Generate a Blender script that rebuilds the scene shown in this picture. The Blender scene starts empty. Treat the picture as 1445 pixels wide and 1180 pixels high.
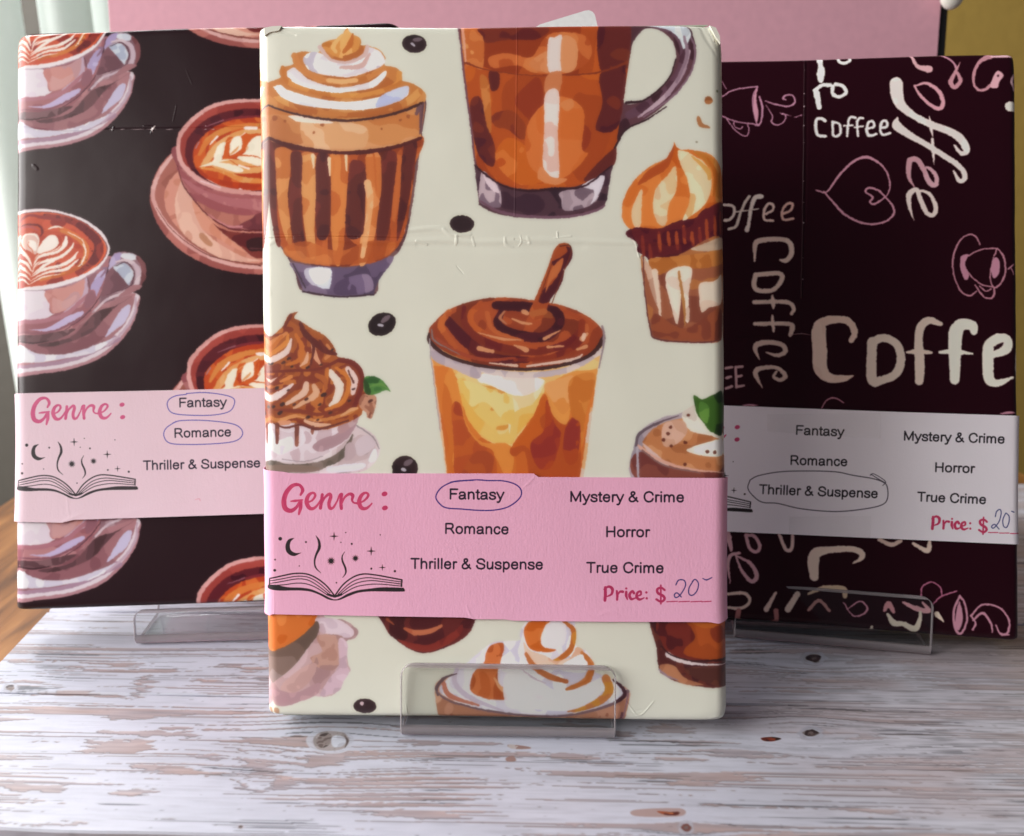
import bpy, bmesh, math, random
import numpy as np
from mathutils import Vector, Matrix

# ---------------------------------------------------------------- camera, world, lamps, exposure
scene = bpy.context.scene
COL = scene.collection
cam = bpy.data.objects.new('camera', bpy.data.cameras.new('camera')); COL.objects.link(cam)
cam.location = (0, 0, .172); cam.rotation_euler = (math.radians(90 - 15.3), 0, 0)
cam.data.sensor_fit = 'HORIZONTAL'; cam.data.sensor_width = 36; cam.data.lens = 36*1150/1445
cam.data.clip_start = .01; cam.data.clip_end = 30
cam.data.dof.use_dof = True; cam.data.dof.focus_distance = .28; cam.data.dof.aperture_fstop = 11
scene.camera = cam
scene.view_settings.view_transform = 'Standard'; scene.view_settings.look = 'None'
scene.view_settings.gamma = 1; scene.view_settings.exposure = .10; scene.view_settings.use_curve_mapping = False

world = bpy.data.worlds.new('World'); scene.world = world; world.use_nodes = True
bg = world.node_tree.nodes['Background']; bg.inputs[0].default_value = (.80, .86, 1, 1); bg.inputs[1].default_value = .08

def lamp(name, loc, target, w, h, power, col):
    L = bpy.data.lights.new(name, 'AREA'); L.shape = 'RECTANGLE'; L.size = w; L.size_y = h; L.energy = power; L.color = col
    o = bpy.data.objects.new(name, L); COL.objects.link(o); o.location = loc
    o.rotation_euler = (Vector(target) - Vector(loc)).to_track_quat('-Z', 'Y').to_euler(); return o
lamp('window_light', (-1.30, .15, .64), (.0, .26, .08), 1.40, 1.05, 43, (1, .985, .96))       # daylight from the window on the left
lamp('window_light_far', (-.52, 1.0, 1.0), (-.42, .60, .1), .8, .3, 19.0, (.97, 1, .99))    # daylight falling on the curtain from behind
lamp('room_fill', (-1.05, -.55, .80), (.05, .27, .08), .7, .7, 6.0, (1, .93, .86))            # added soft fill standing in for room bounce, left behind the camera
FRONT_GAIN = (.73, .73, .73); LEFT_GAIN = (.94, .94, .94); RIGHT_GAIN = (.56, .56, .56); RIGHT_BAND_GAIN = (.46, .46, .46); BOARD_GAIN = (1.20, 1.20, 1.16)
# ---------------------------------------------------------------- measured placement of the three books

FPX = 1150.0; PITCH = math.radians(15.3); CAM_H = .172
CAM = np.array([0, 0, CAM_H])
def unproject(px, py):
    x = (np.asarray(px, float) - 722.5) / FPX; y = -(np.asarray(py, float) - 590) / FPX
    return np.stack([x, np.cos(PITCH) + y*np.sin(PITCH), y*np.cos(PITCH) - np.sin(PITCH)], -1)
def on_table(px, py, z=0.0):
    r = unproject(px, py); return CAM + r*(z - CAM_H)/r[2]
def on_depth(px, py, y):
    r = unproject(px, py); return CAM + r*y/r[1]
class Frame:
    """face of a standing book: origin at its lower left corner, X along the bottom, Z up the face, N out of it"""
    def __init__(s, P, yaw, lean, roll, W, H, T, left=True):
        yaw, lean, roll = map(math.radians, (yaw, lean, roll))
        X = np.array([math.cos(yaw), math.sin(yaw), 0]); n0 = np.array([math.sin(yaw), -math.cos(yaw), 0])
        up = np.array([0, 0, 1.]); s.N = n0*math.cos(lean) + up*math.sin(lean)
        Z = -n0*math.sin(lean) + up*math.cos(lean); c, d = math.cos(roll), math.sin(roll)
        s.X = X*c + Z*d; s.Z = Z*c - X*d; s.P = np.array(P, float); s.W, s.H, s.T = W, H, T
        if not left: s.P = s.P - s.X*W
    def uv(s, px, py):
        r = unproject(px, py); t = np.dot(s.P - CAM, s.N)/(r @ s.N); q = CAM + r*t[..., None] - s.P
        return q @ s.X, q @ s.Z
def settle(fr, tl, tr, br, bl, el, er):
    """parcels are a millimetre or two out of square: where the four corners of the face really are"""
    t = [np.array(fr.uv(np.float64(p[0]), np.float64(p[1]))) for p in (bl, br, tl, tr)]; n = [(0, 0), (fr.W, 0), (0, fr.H), (fr.W, fr.H)]
    fr.D = [a - np.array(b) + np.array((-el if b[0] == 0 else er, 0)) for a, b in zip(t, n)]
def shift(fr, x, z):
    a, b = min(max(x/fr.W, 0), 1), min(max(z/fr.H, 0), 1); D = fr.D
    return (D[0]*(1-a)*(1-b) + D[1]*a*(1-b) + D[2]*(1-a)*b + D[3]*a*b)
K_ = .990; FRONT = Frame((-.0814*K_, .2365*K_, .172+(.0041-.172)*K_), -1.53, 14.8, 0.64, .1512*K_, .2282*K_, .017)
LEFT = Frame((-.1927, .2848, .0171), 1.08, 18.47, 1.46, .1500, .2295, .020)
RIGHT = Frame((.1926, .2774, .0088), -7.8, 18.7, 0.47, .1520, .2295, .020, left=False)
settle(FRONT, (366, 37), (1016.5, 35), (1023.5, 1018.5), (380, 1009), .0011, .0011)
settle(LEFT, (22, 47), (563, 30), (560, 841), (20.5, 862), .0013, 0)
settle(RIGHT, (880, 89), (1434, 75), (1439.5, 905), (885, 862), 0, .0002)
# ---------------------------------------------------------------- a small painter for the flat print on paper and board
def lin(c):
    c = np.asarray(c, np.float32)/255; return np.where(c <= .04045, c/12.92, ((c+.055)/1.055)**2.4)
def srgb(c):
    c = np.clip(c, 0, 1); return np.where(c <= .0031308, c*12.92, 1.055*c**(1/2.4) - .055)
def hexc(h): return np.array([int(h[i:i+2], 16) for i in (0, 2, 4)], np.float32)
def noise(h, w, cell, seed=0, cy=None, octs=1):
    out = np.zeros((h, w), np.float32); a = 1.0; tot = 0; cx = cell; cy = cy or cell
    for o in range(octs):
        rs = np.random.RandomState(seed*17 + o*101 + 3)
        g = rs.rand(int(h/cy) + 3, int(w/cx) + 3).astype(np.float32)
        def ax(n, c, off):
            t = np.arange(n)/c + off; i = t.astype(int); f = t - i; return i, (f*f*(3 - 2*f)).astype(np.float32)
        iy, fy = ax(h, cy, .37); ix, fx = ax(w, cx, .61)
        r = g[iy]*(1 - fy[:, None]) + g[iy+1]*fy[:, None]
        out += a*(r[:, ix]*(1 - fx) + r[:, ix+1]*fx); tot += a; a *= .5; cx = max(cx/2, 1.01); cy = max(cy/2, 1.01)
    return out/tot
def pts(s):
    return np.array([[float(v) for v in p.split(',')] for p in s.split()]) if isinstance(s, str) else np.asarray(s, float)
def spline(p, closed, n=6):
    m = len(p)
    if m < 3: 
        t = np.linspace(0, 1, n*2)[:, None]; return p[0]*(1-t) + p[-1]*t
    if closed: q = np.concatenate([p[-1:], p, p[:2]]); segs = m
    else: q = np.concatenate([2*p[:1]-p[1:2], p, 2*p[-1:]-p[-2:-1]]); segs = m-1
    t = np.arange(n)/n; t = t[:, None]; out = []
    for i in range(segs):
        a, b, c, d = q[i:i+4]
        if abs(b - c).sum() < 1e-9: out.append(b[None]); continue
        out.append(.5*((2*b) + (c-a)*t + (2*a-5*b+4*c-d)*t*t + (3*b-a-3*c+d)*t**3))
    if not closed: out.append(p[-1:])
    return np.concatenate(out)
class Canvas:
    def __init__(s, fr, u0, v0, u1, v1, res, bg, gain):
        s.fr, s.u0, s.v1, s.res = fr, u0, v1, res*1000; s.u1, s.v0 = u1, v0
        s.w = int((u1-u0)*s.res); s.h = int((v1-v0)*s.res)
        s.img = np.empty((s.h, s.w, 3), np.float32); s.img[:] = hexc(bg); s.gain = gain
        s.relief = np.zeros((s.h, s.w), np.float32); s.at(0, 0, 1); s.clip = None; s.seed = 1; s.rot = 0
        a = s.map(np.array([[700., 500], [800, 500]])); s.k0 = 1
        cu = fr.P + fr.X*(u0+u1)/2 + fr.Z*(v0+v1)/2; s.k0 = s.res*np.dot(cu-CAM, [0, math.cos(PITCH), -math.sin(PITCH)])/FPX
        s.cache = {}
    def at(s, ox, oy, sc, dx=0, dy=0, m=1.0, ax=0, ay=0, rot=0):
        s.rot = rot
        s.T = (ox, oy, sc, dx, dy, m, ax, ay)
    def map(s, p):
        ox, oy, sc, dx, dy, m, ax, ay = s.T
        x = ox + p[:, 0]/sc - ax; y = oy + p[:, 1]/sc - ay; cr, sr = math.cos(s.rot), math.sin(s.rot)
        x, y = ax + (x*cr-y*sr)*m + dx, ay + (x*sr+y*cr)*m + dy
        u, v = s.fr.uv(x, y); return np.stack([(u - s.u0)*s.res, (s.v1 - v)*s.res], -1)
    def k(s): return s.k0*s.T[5]/s.T[2]
    def cover(s, polys):
        X = np.concatenate([p[:, 0] for p in polys]); Y = np.concatenate([p[:, 1] for p in polys])
        x0 = max(int(X.min())-1, 0); x1 = min(int(X.max())+3, s.w); y0 = max(int(Y.min())-1, 0); y1 = min(int(Y.max())+2, s.h)
        if x1 <= x0 or y1 <= y0: return None
        n = 3; A = []; B = []
        for p in polys:
            q = np.roll(p, -1, 0); ar = (p[:, 0]*q[:, 1]-q[:, 0]*p[:, 1]).sum()
            if ar < 0: p, q = q, p
            A.append(p); B.append(q)
        A = np.concatenate(A); B = np.concatenate(B)
        ya = (A[:, 1]-y0)*n - .5; yb = (B[:, 1]-y0)*n - .5
        lo = np.ceil(np.minimum(ya, yb)); hi = np.ceil(np.maximum(ya, yb)); cnt = (hi-lo).astype(int)
        ok = cnt > 0; A, B, ya, yb, lo, cnt = A[ok], B[ok], ya[ok], yb[ok], lo[ok], cnt[ok]
        if not len(cnt): return None
        e = np.repeat(np.arange(len(cnt)), cnt); start = np.repeat(np.cumsum(cnt)-cnt, cnt)
        row = lo[e] + np.arange(len(e)) - start
        t = (row - ya[e])/(yb[e]-ya[e]); x = A[e, 0] + (B[e, 0]-A[e, 0])*t - x0
        d = np.where(yb[e] > ya[e], 1., -1.)/n
        r = (row//n).astype(int); W = x1-x0; good = (r >= 0) & (r < y1-y0); x = np.clip(x[good], 0, W-.001); r = r[good]; d = d[good]
        ix = x.astype(int); f = x-ix; acc = np.bincount(np.concatenate([r*(W+2)+ix, r*(W+2)+ix+1]), np.concatenate([(1-f)*d, f*d]), (y1-y0)*(W+2)).reshape(y1-y0, W+2)
        c = np.clip(np.abs(np.cumsum(acc, 1)[:, :W]), 0, 1).astype(np.float32)
        if s.clip is not None: c = c*s.clip[y0:y1, x0:x1]
        return c, x0, y0, x1, y1
    def put(s, cv, cols, d=None, amp=1.0, ns=40, alpha=1.0, stretch=1.0):
        if cv is None: return
        c, x0, y0, x1, y1 = cv; c = c*alpha
        if isinstance(cols, str): cols = cols.split()
        cols = [hexc(h) for h in cols]
        if len(cols) == 1: col = cols[0]
        else:
            s.seed += 1; key = (round(ns*s.k()*1.9), s.seed % 5, stretch)
            if key not in s.cache: s.cache[key] = noise(s.h, s.w, max(key[0], 3), key[1], cy=max(key[0]*stretch, 3), octs=2)
            N = (s.cache[key][y0:y1, x0:x1] - .5)*amp*1.35
            gy, gx = np.mgrid[0:y1-y0, 0:x1-x0]; t = .5
            if d: t = .5 + d[0]*(gx/(x1-x0)-.5) + d[1]*(gy/(y1-y0)-.5)
            i = np.clip(((t + N)*len(cols)).astype(int), 0, len(cols)-1); col = np.array(cols)[i]
        s.img[y0:y1, x0:x1] = s.img[y0:y1, x0:x1]*(1-c[..., None]) + col*c[..., None]
    def shape(s, p, sm=True): p = pts(p); return s.map(spline(p, True) if sm else p)
    def f(s, p, cols, d=None, amp=1.0, ns=40, sm=True, alpha=1.0, stretch=1.0): s.put(s.cover([s.shape(p, sm)]), cols, d, amp, ns, alpha, stretch)
    def brush(s, p, w, sm=True, n=6):
        p = pts(p); m = len(p); q = spline(p, False, n) if sm else np.concatenate([p[i]+(p[i+1]-p[i])*np.linspace(0, 1, 8)[:, None] for i in range(m-1)])
        w = np.atleast_1d(np.asarray(w, float)); ww = np.interp(np.linspace(0, 1, len(q)), np.linspace(0, 1, len(w)), w)*s.k()/2
        q = s.map(q); out = []; a = np.linspace(0, 2*np.pi, 15)[:-1]; circ = np.stack([np.cos(a), np.sin(a)], -1)
        for i in range(len(q)): out.append(q[i] + circ*ww[i])
        for i in range(len(q)-1):
            t = q[i+1]-q[i]; L = np.hypot(*t)
            if L < 1e-6: continue
            nn = np.array([-t[1], t[0]])/L
            out.append(np.array([q[i]+nn*ww[i], q[i+1]+nn*ww[i+1], q[i+1]-nn*ww[i+1], q[i]-nn*ww[i]]))
        return out
    def s_(s, p, w, cols, sm=True, alpha=1.0, d=None, amp=1.0, ns=40): s.put(s.cover(s.brush(p, w, sm)), cols, d, amp, ns, alpha)
    def mask(s, p, sm=True):
        s.clip = None; cv = s.cover([s.shape(p, sm)]); m = np.zeros((s.h, s.w), np.float32)
        if cv: c, x0, y0, x1, y1 = cv; m[y0:y1, x0:x1] = c
        s.clip = m
    def dot(s, x, y, r, cols, ry=None, rot=0):
        a = np.linspace(0, 2*np.pi, 17)[:-1]; ry = ry or r; ex = r*np.cos(a); ey = ry*np.sin(a); c, d = math.cos(rot), math.sin(rot)
        s.put(s.cover([s.map(np.stack([x+ex*c-ey*d, y+ex*d+ey*c], -1))]), cols)
    def ridge(s, p, w, a, sm=True):
        """adds relief (a soft raised or sunk line) to the paper"""
        cv = s.cover(s.brush(p, w, sm))
        if cv is None: return
        c, x0, y0, x1, y1 = cv; r = max(int(w if np.isscalar(w) else max(w))//3, 1); r = max(int(r*s.k()), 1)
        P = np.pad(c, r*2)
        for ax in (0, 1):
            for _ in range(2):
                cs = np.cumsum(P, ax); P = (np.roll(cs, -r, ax)-np.roll(cs, r, ax))/(2*r)
        P = P[r*2:-r*2 or None, r*2:-r*2 or None]; s.relief[y0:y1, x0:x1] += np.clip(P, 0, 1)*a
    def warp(s, amp, cell):
        dx = (noise(s.h, s.w, cell, 71, octs=2)-.5)*2*amp; dy = (noise(s.h, s.w, cell, 72, octs=2)-.5)*2*amp
        gy, gx = np.mgrid[0:s.h, 0:s.w]
        s.img = s.img[np.clip((gy+dy+.5).astype(int), 0, s.h-1), np.clip((gx+dx+.5).astype(int), 0, s.w-1)]
    def soften(s, k, r):
        # ink bleeds a little into its neighbours
        P = s.img
        for ax in (0, 1):
            for _ in range(2): cs = np.cumsum(np.pad(P, [(r+1, r) if a == ax else (0, 0) for a in range(3)], mode='edge'), ax, dtype=np.float64); n = cs.shape[ax]; P = ((np.take(cs, range(2*r+1, n), ax)-np.take(cs, range(0, n-2*r-1), ax))/(2*r+1)).astype(np.float32)
        s.img = s.img*(1-k) + P*k
    def fold_over(s, W, H, kl=.0014, kr=-.0009):
        # past the edges of the face the print runs on round the side; the unseen part mirrors the seen one
        k = -.0012; a = int((kl-s.u0)*s.res); b = int((W-kr-s.u0)*s.res); c = int((s.v1-(H-k))*s.res); d = int((s.v1-k)*s.res)
        for A in (s.img, s.relief):
            A[:, :a] = A[:, a:2*a][:, ::-1]; n = s.w-b; A[:, b:] = A[:, b-n:b][:, ::-1]
            A[:c] = A[c:2*c][::-1]; n = s.h-d; A[d:] = A[d-n:d][::-1]
    def finish(s):
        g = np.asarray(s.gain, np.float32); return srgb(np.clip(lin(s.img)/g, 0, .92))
# ---------------------------------------------------------------- pen-stroke alphabet for the printed sans-serif words
GLYPH = {
'F': (611, '/122,32 122,676 565,676', '/122,368 500,368'), 'T': (611, '/305,32 305,676', '/50,676 562,676'),
'a': (556, '~92,365 140,455 270,483 395,445 432,350 432,150 465,38', '~430,285 300,262 150,240 82,150 115,55 230,34 350,70 430,190'),
'n': (556, '/110,35 110,480', '~112,330 165,440 285,483 400,445 445,330 445,330 445,35'),
't': (278, '~135,630 135,400 135,120 160,48 245,44', '/40,480 240,480'),
's': (500, '~425,378 370,465 250,485 120,450 98,375 150,308 260,270 390,225 435,150 385,58 250,34 115,65 65,160'),
'y': (500, '/38,492 252,45', '~465,492 465,492 262,30 205,-110 140,-165 70,-160'),
'R': (722, '/127,32 127,676', '~127,676 127,676 420,676 540,640 585,515 540,400 420,352 127,352 127,352', '/400,352 500,250 645,35'),
'o': (556, '~278,485 130,420 82,260 130,100 278,34 428,100 475,260 428,420 278,485'),
'm': (833, '/108,35 108,480', '~110,340 170,450 265,483 360,445 400,340 400,340 400,35', '~402,340 470,450 565,483 665,445 705,340 705,340 705,35'),
'c': (500, '~430,370 375,462 270,485 145,430 85,260 145,85 270,34 380,68 435,170'),
'e': (556, '/92,278 462,278', '~465,282 440,400 370,468 278,485 150,435 85,262 145,90 285,34 395,65 455,155'),
'h': (556, '/108,32 108,690', '~112,330 165,440 285,483 400,445 445,330 445,330 445,35'),
'r': (333, '/112,35 112,480', '~112,310 145,425 220,478 310,460'),
'i': (222, '/111,35 111,480', '/111,655 111,680'), 'l': (222, '/111,32 111,690'),
'&': (667, '~610,38 400,265 250,450 192,560 225,650 310,680 395,645 405,555 330,465 190,370 90,260 82,145 150,55 265,34 400,80 495,190 540,300'),
'S': (667, '~575,500 530,615 420,675 330,685 190,650 122,545 160,445 280,388 420,350 550,290 590,195 540,90 420,38 330,32 170,70 88,180 82,240'),
'u': (556, '~110,480 110,200 135,85 230,34 340,65 420,150 445,260', '/447,480 447,35'),
'p': (556, '/112,-165 112,480', '~285,485 160,420 112,260 160,95 285,34 420,100 468,260 420,420 285,485'),
'M': (833, '/118,35 118,680 415,70 715,680 715,35'), 'H': (722, '/122,32 122,685', '/600,32 600,685', '/122,368 600,368'),
'C': (722, '~635,490 580,610 470,675 370,685 210,630 105,480 98,300 180,110 330,36 420,34 560,90 645,235'), ' ': (278,)}
def text(cv, st, x0, y0, x1, y1, cap, col, wt=106):
    adv = sum(GLYPH[c][0] for c in st); a = np.array([x1-x0, y1-y0])/ (adv-120); up = np.array([a[1], -a[0]]); up *= cap/716/np.hypot(*up)
    o = np.array([x0, y0]) - a*60
    for c in st:
        for g in GLYPH[c][1:]:
            p = pts(g[1:]); q = o + p[:, :1]*a + p[:, 1:]*up; cv.s_(q, wt*(np.hypot(*a)+cap/716)/2, col, sm=g[0] == '~')
        o = o + a*GLYPH[c][0]
def genre(cv, col):                                   # the brush-lettered word, drawn in the units of a 4.25x crop
    b = lambda p, w: cv.s_(p, [v*1.3+1 for v in w], col)
    b('276,205 289,175 268,145 228,150 192,190 177,240 185,285 218,300 250,280 268,250', [9, 15, 12, 17, 20, 22, 22, 18, 13, 10])
    b('218,243 245,240 290,234', [5, 11, 4]); b('279,240 276,280 266,320', [14, 16, 9])
    b('310,252 345,238 364,208 350,192 324,208 312,245 326,280 350,287 375,268 398,232', [7, 8, 11, 9, 15, 19, 18, 13, 9, 6])
    b('406,203 402,240 395,284', [13, 14, 14]); b('398,268 418,225 447,200 457,214 446,255 452,284 472,280 496,240', [7, 9, 13, 15, 15, 14, 10, 6])
    b('496,240 510,205 522,200', [6, 8, 12]); b('522,202 517,240 520,286', [13, 14, 14]); b('520,262 538,222 566,200 588,208 584,238 600,254 622,250', [7, 9, 12, 16, 8, 7, 6])
    b('612,258 655,240 681,208 666,192 640,208 626,245 638,280 663,287 684,275 702,256', [6, 8, 11, 9, 15, 19, 18, 13, 9, 6])
    cv.dot(778, 199, 18, col, 14, -.3); cv.dot(780, 283, 18, col, 14, -.3)
def price(cv, col):                                   # units of a 4.129x crop
    b = lambda p, w: cv.s_(p, [v*1.2+.6 for v in np.atleast_1d(w)], col)
    b('676,737 676,775 673,812', [13, 14, 13]); b('668,748 695,732 716,745 712,775 684,790', [6, 11, 14, 10, 5])
    b('742,757 745,785 744,808', [9, 11, 10]); b('745,785 760,762 778,762', [5, 9, 12]); b('797,762 797,785 804,806', [11, 12, 6]); cv.dot(797, 743, 6.5, col)
    b('842,770 832,758 816,780 826,804 852,798', [12, 9, 13, 12, 5]); b('862,787 882,778 880,760 862,768 858,792 874,807 902,797', [6, 8, 9, 10, 13, 11, 4])
    cv.dot(914, 766, 7, col); cv.dot(916, 800, 7, col)
    b('1020,752 1000,738 977,748 982,770 1010,785 1020,803 1000,820 972,806', [10, 9, 11, 12, 12, 11, 9, 10]); b('998,724 998,832', [7, 7])
    for a in (1032, 1102, 1172, 1236): b('%d,820 %d,817' % (a, a+62 if a < 1236 else 1290), 4)
def icon(cv, col, bg):                                # the open book with moon, stars and smoke; units of a 4.25x crop
    cv.f('84,766 86,744 130,744 200,757 280,760 340,770 400,795 450,820 480,830 510,823 560,795 620,775 700,764 770,757 880,760 890,760 900,775 885,783 780,782 690,782 620,790 560,812 515,831 480,836 440,829 390,803 330,782 250,776 150,777', col)
    for p, w in (('93,706 160,690 240,675 310,678 370,702 430,748 478,806', 8), ('95,720 170,706 250,692 320,697 385,732 452,790', 5), ('95,735 170,722 250,708 315,713 375,745 448,800', 5),
                 ('95,748 180,742 250,733 310,737 370,760 440,806', 5), ('93,706 90,748', 8), ('482,806 530,742 590,697 650,678 720,683 800,697 882,713', 8), ('500,798 560,742 612,712 680,700 770,710 880,726', 5),
                 ('508,802 572,752 630,727 700,717 780,725 880,738', 5), ('515,806 590,762 650,745 740,738 878,750', 5), ('882,713 880,752', 8)): cv.s_(p, w, col)
    cv.s_('440,800 480,812 520,800', 14, col); cv.s_('463,817 480,822 500,817', 5, bg)
    cv.f('240,462 240,462 203,472 186,510 195,550 235,571 282,550 282,550 250,553 222,540 212,515 217,485', col)
    for x, y, r in ((476, 452, 29), (698, 541, 29), (765, 639, 22)):
        a = np.arange(8)*np.pi/4; rr = np.where(np.arange(8) % 2, .2*r, r); cv.f(np.stack([x+rr*np.sin(a), y-rr*np.cos(a)], -1), col, sm=False)
    for x, y, r in ((458, 600, 27), (604, 584, 23)):
        a = np.arange(24)*np.pi/12; rr = np.where(np.arange(24) % 2, .45*r, r); cv.f(np.stack([x+rr*np.sin(a), y-rr*np.cos(a)], -1), col, sm=False)
    for x, y, r in ((155, 467, 11), (308, 487, 6), (124, 592, 5), (122, 656, 8), (582, 498, 6), (546, 430, 3.5), (517, 489, 3.5), (752, 444, 3.5), (699, 646, 6), (840, 661, 7), (268, 630, 3.5), (490, 730, 4.5)): cv.dot(x, y, r, col)
    cv.s_('367,448 385,480 388,520 370,560 360,600 366,640 397,672', [2, 13, 17, 12, 9, 8, 2], col); cv.s_('540,545 525,572 527,602 543,640 546,672 527,700', [2, 6, 10, 11, 8, 2], col)
# ---------------------------------------------------------------- the printed papers
OR = 'b8622c c87a3c d89458'; BR = '4a1a1a 6a2a20 8a3c24'; DK = '3a1a20 4a2228'
def art_front():
    c = Canvas(FRONT, -.022, -.012, .1745, .242, 8.0, 'cccdc0', FRONT_GAIN)
    f, s, at = c.f, c.s_, c.at
    # parfait glass
    at(360, 20, 2.809)
    f('24,350 30,450 42,600 60,780 80,880 100,925 140,985 160,1030 190,1100 330,1122 470,1112 488,1070 490,1050 540,970 570,940 600,870 622,760 642,620 660,480 676,335 600,300 100,290', '6a4a4c 503038', ns=80)
    f('140,985 165,1030 190,1095 190,1100 330,1118 470,1110 470,1110 490,1055 548,960 400,1000 250,1000', '4a3a52 5f4d68 75627c 6a5a70', ns=60)
    f('200,1010 300,1010 295,1090 295,1090 260,1085 210,1060', 'a69cae b9b4c4 cdd2dc', ns=60); f('215,1012 298,1012 290,1055 240,1070', 'dfe6ec')
    f('330,1060 440,1030 470,1080 440,1105 320,1112', '4f3d58 6d5a78 85728c', ns=50)
    s('190,1100 330,1120 470,1112', 7, '33202c'); s('150,990 200,1085', 6, '40303c')
    f('35,480 45,600 62,780 82,880 110,930 160,975 300,1000 450,990 540,950 590,870 615,750 635,600 655,480 400,540 200,530', '5a2118 8a3a1c a94e22 b85c2a 7a3018', ns=90, amp=1.1)
    for p, cc in (('75,540 150,545 140,620 130,720 140,830 145,915 125,900 100,820 85,700', 'c47a42 cf8a50 b96a34'), ('178,560 240,560 245,640 240,750 235,860 240,960 215,960 195,850 185,720', 'bf6f38 d08f54 c47a40'),
                  ('295,560 365,550 365,700 355,860 340,985 315,985 300,860 300,700', 'b9602a cc7a3c c87234'), ('440,560 495,560 500,700 480,850 440,985 410,985 420,850 440,680', 'c06a32 cf8048 d8945c'),
                  ('560,560 585,550 580,700 560,800 545,860 545,700', 'a24c24 b9602e')): f(p, cc, ns=60)
    for p in ('142,550 185,560 182,700 190,850 205,960 175,960 150,900 135,750 142,650', '245,560 290,560 300,700 292,870 245,880 240,700', '375,600 400,578 435,600 438,700 425,870 362,880 362,750', '505,560 560,555 548,700 530,850 490,940 480,850 500,700', '38,500 75,545 88,800 100,915 80,900 58,750', '590,520 640,500 625,640 600,780 560,900 575,700'):
        f(p, '4a1c1e 5a2420 6a2a24', ns=50)
    f('110,930 200,900 330,940 450,900 555,905 520,960 400,990 250,992 150,975', 'a24a1c b9602a c8743a', ns=50, alpha=.85)
    for p, w in (('228,560 232,610', [16, 6]), ('293,572 296,640', [14, 6]), ('360,560 362,620', [12, 6])): s(p, w, 'e8c8a4')
    s('445,670 455,760 425,960', [30, 26, 18], 'd89a66 e0aa7a'); s('440,540 470,560 480,700', [6, 8, 6], 'b9602a')
    f('30,360 45,485 130,520 330,545 500,540 600,510 655,490 655,490 672,345 600,385 400,420 200,405', 'b9713c c4834e cc9060 b56a38', ns=80)
    f('55,400 180,420 190,510 100,505 60,480', 'b06c3e bd7c4a', ns=40); f('190,410 330,425 440,450 430,530 330,535 200,525', 'cf9a6c d9ac84 c98e5e', ns=50)
    for x, y, r in ((78, 412, 11), (118, 424, 6), (575, 420, 6), (607, 407, 8), (265, 438, 8), (232, 470, 5), (500, 455, 5)): c.dot(x, y, r, '94502c')
    s('45,487 130,520 240,540 340,550 450,545 560,525 655,492', [10, 20, 16, 12, 18, 14, 12], '4a1c1c')
    f('135,402 200,405 300,425 290,434 180,428 145,415', 'ead6c8'); s('640,395 660,350 655,470', [14, 22, 10], '6a4a50')
    # its whipped cream
    f('25,345 28,300 50,272 100,252 95,235 105,212 150,200 150,180 162,155 205,148 250,152 262,122 290,105 335,92 362,52 362,52 382,78 414,95 418,122 445,125 490,140 515,170 515,205 560,212 580,242 576,262 620,275 665,302 678,330 660,355 560,395 450,415 340,418 200,402 80,372', 'a85e2c b9733a c4844a', ns=60)
    f('60,300 100,280 130,300 250,335 400,350 530,330 600,290 605,320 560,350 450,378 330,378 180,360 80,330', 'dcdee2 e8eef0 cfd3dc', ns=70)
    f('120,240 150,212 175,225 220,262 330,290 450,270 515,225 515,250 470,290 380,306 300,305 180,275', 'e6e4e4 d2cdd2 eef0f0', ns=60)
    s('110,300 220,345 360,362 500,340 590,300', [10, 24, 28, 26, 14], 'e9f0f0'); s('135,240 180,280 300,302 400,300', [16, 22, 20, 10], 'eef2f0')
    f('505,320 600,285 605,315 570,345 480,370', 'aeb4d4 c0c6dc'); f('190,180 215,152 260,155 330,190 420,165 440,130 490,145 512,175 510,200 460,225 380,248 300,245 220,225', 'cfc8cf ddd9dc b9b2c0 e8ecec', ns=50)
    f('230,195 260,180 330,205 400,190 435,150 440,180 400,220 330,240 250,225', 'e9eeee dfe2e6')
    s('155,165 180,215 250,255 340,268 430,258 510,215', [26, 26, 22, 24, 24, 22], 'b06830 c07a40'); s('290,262 345,268 400,262', 18, 'dca870')
    s('110,215 130,268 220,305 330,322 450,318 560,280 572,235', [20, 20, 16, 18, 20, 22, 22], 'b86e30 c88440 cf9048'); s('55,290 110,345 230,385 360,400 500,385 600,350 650,310', [26, 22, 20, 22, 24, 30, 30], 'a85e2c b9733a cc9050')
    s('255,130 300,180 370,190 430,165 445,130', [16, 12, 10, 18, 16], 'c8aca8 b99a98'); s('340,212 420,205 452,160', [12, 22, 10], 'c4a09a')
    f('262,122 290,105 335,92 362,52 362,52 382,78 414,95 418,125 395,150 350,165 345,175 300,160', 'b46c2c c98642 dca460', ns=30); s('385,80 375,120 350,150', [8, 24, 14], 'b4642a'); s('345,80 310,125 320,150', [8, 20, 12], 'dcaa6a')
    s('22,345 80,372 200,405 340,422 450,415 560,392 665,352', [8, 7, 9, 11, 9, 11, 10], '3c2020'); s('668,352 652,475', [8, 5], '5a3c44')
    # glass mug
    at(620, 20, 3.44)
    f('85,-40 85,-40 100,150 120,330 145,520 170,740 190,900 200,930 280,970 420,990 560,990 700,970 780,950 805,915 820,800 838,720 850,660 900,560 990,515 1080,450 1150,380 1215,290 1245,200 1235,110 1200,50 1020,45 960,40 960,-40 960,-40', '4a2c34 3c2028 5a3840', ns=90)
    f('948,125 1000,75 1060,75 1110,105 1140,155 1145,220 1120,300 1060,370 980,425 905,437 895,400 915,260 930,170', 'cccdc0')
    c.mask('90,-40 90,-40 104,150 124,330 150,520 172,700 205,760 290,820 420,850 560,840 680,830 840,740 862,600 905,330 950,-40 950,-40')
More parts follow.
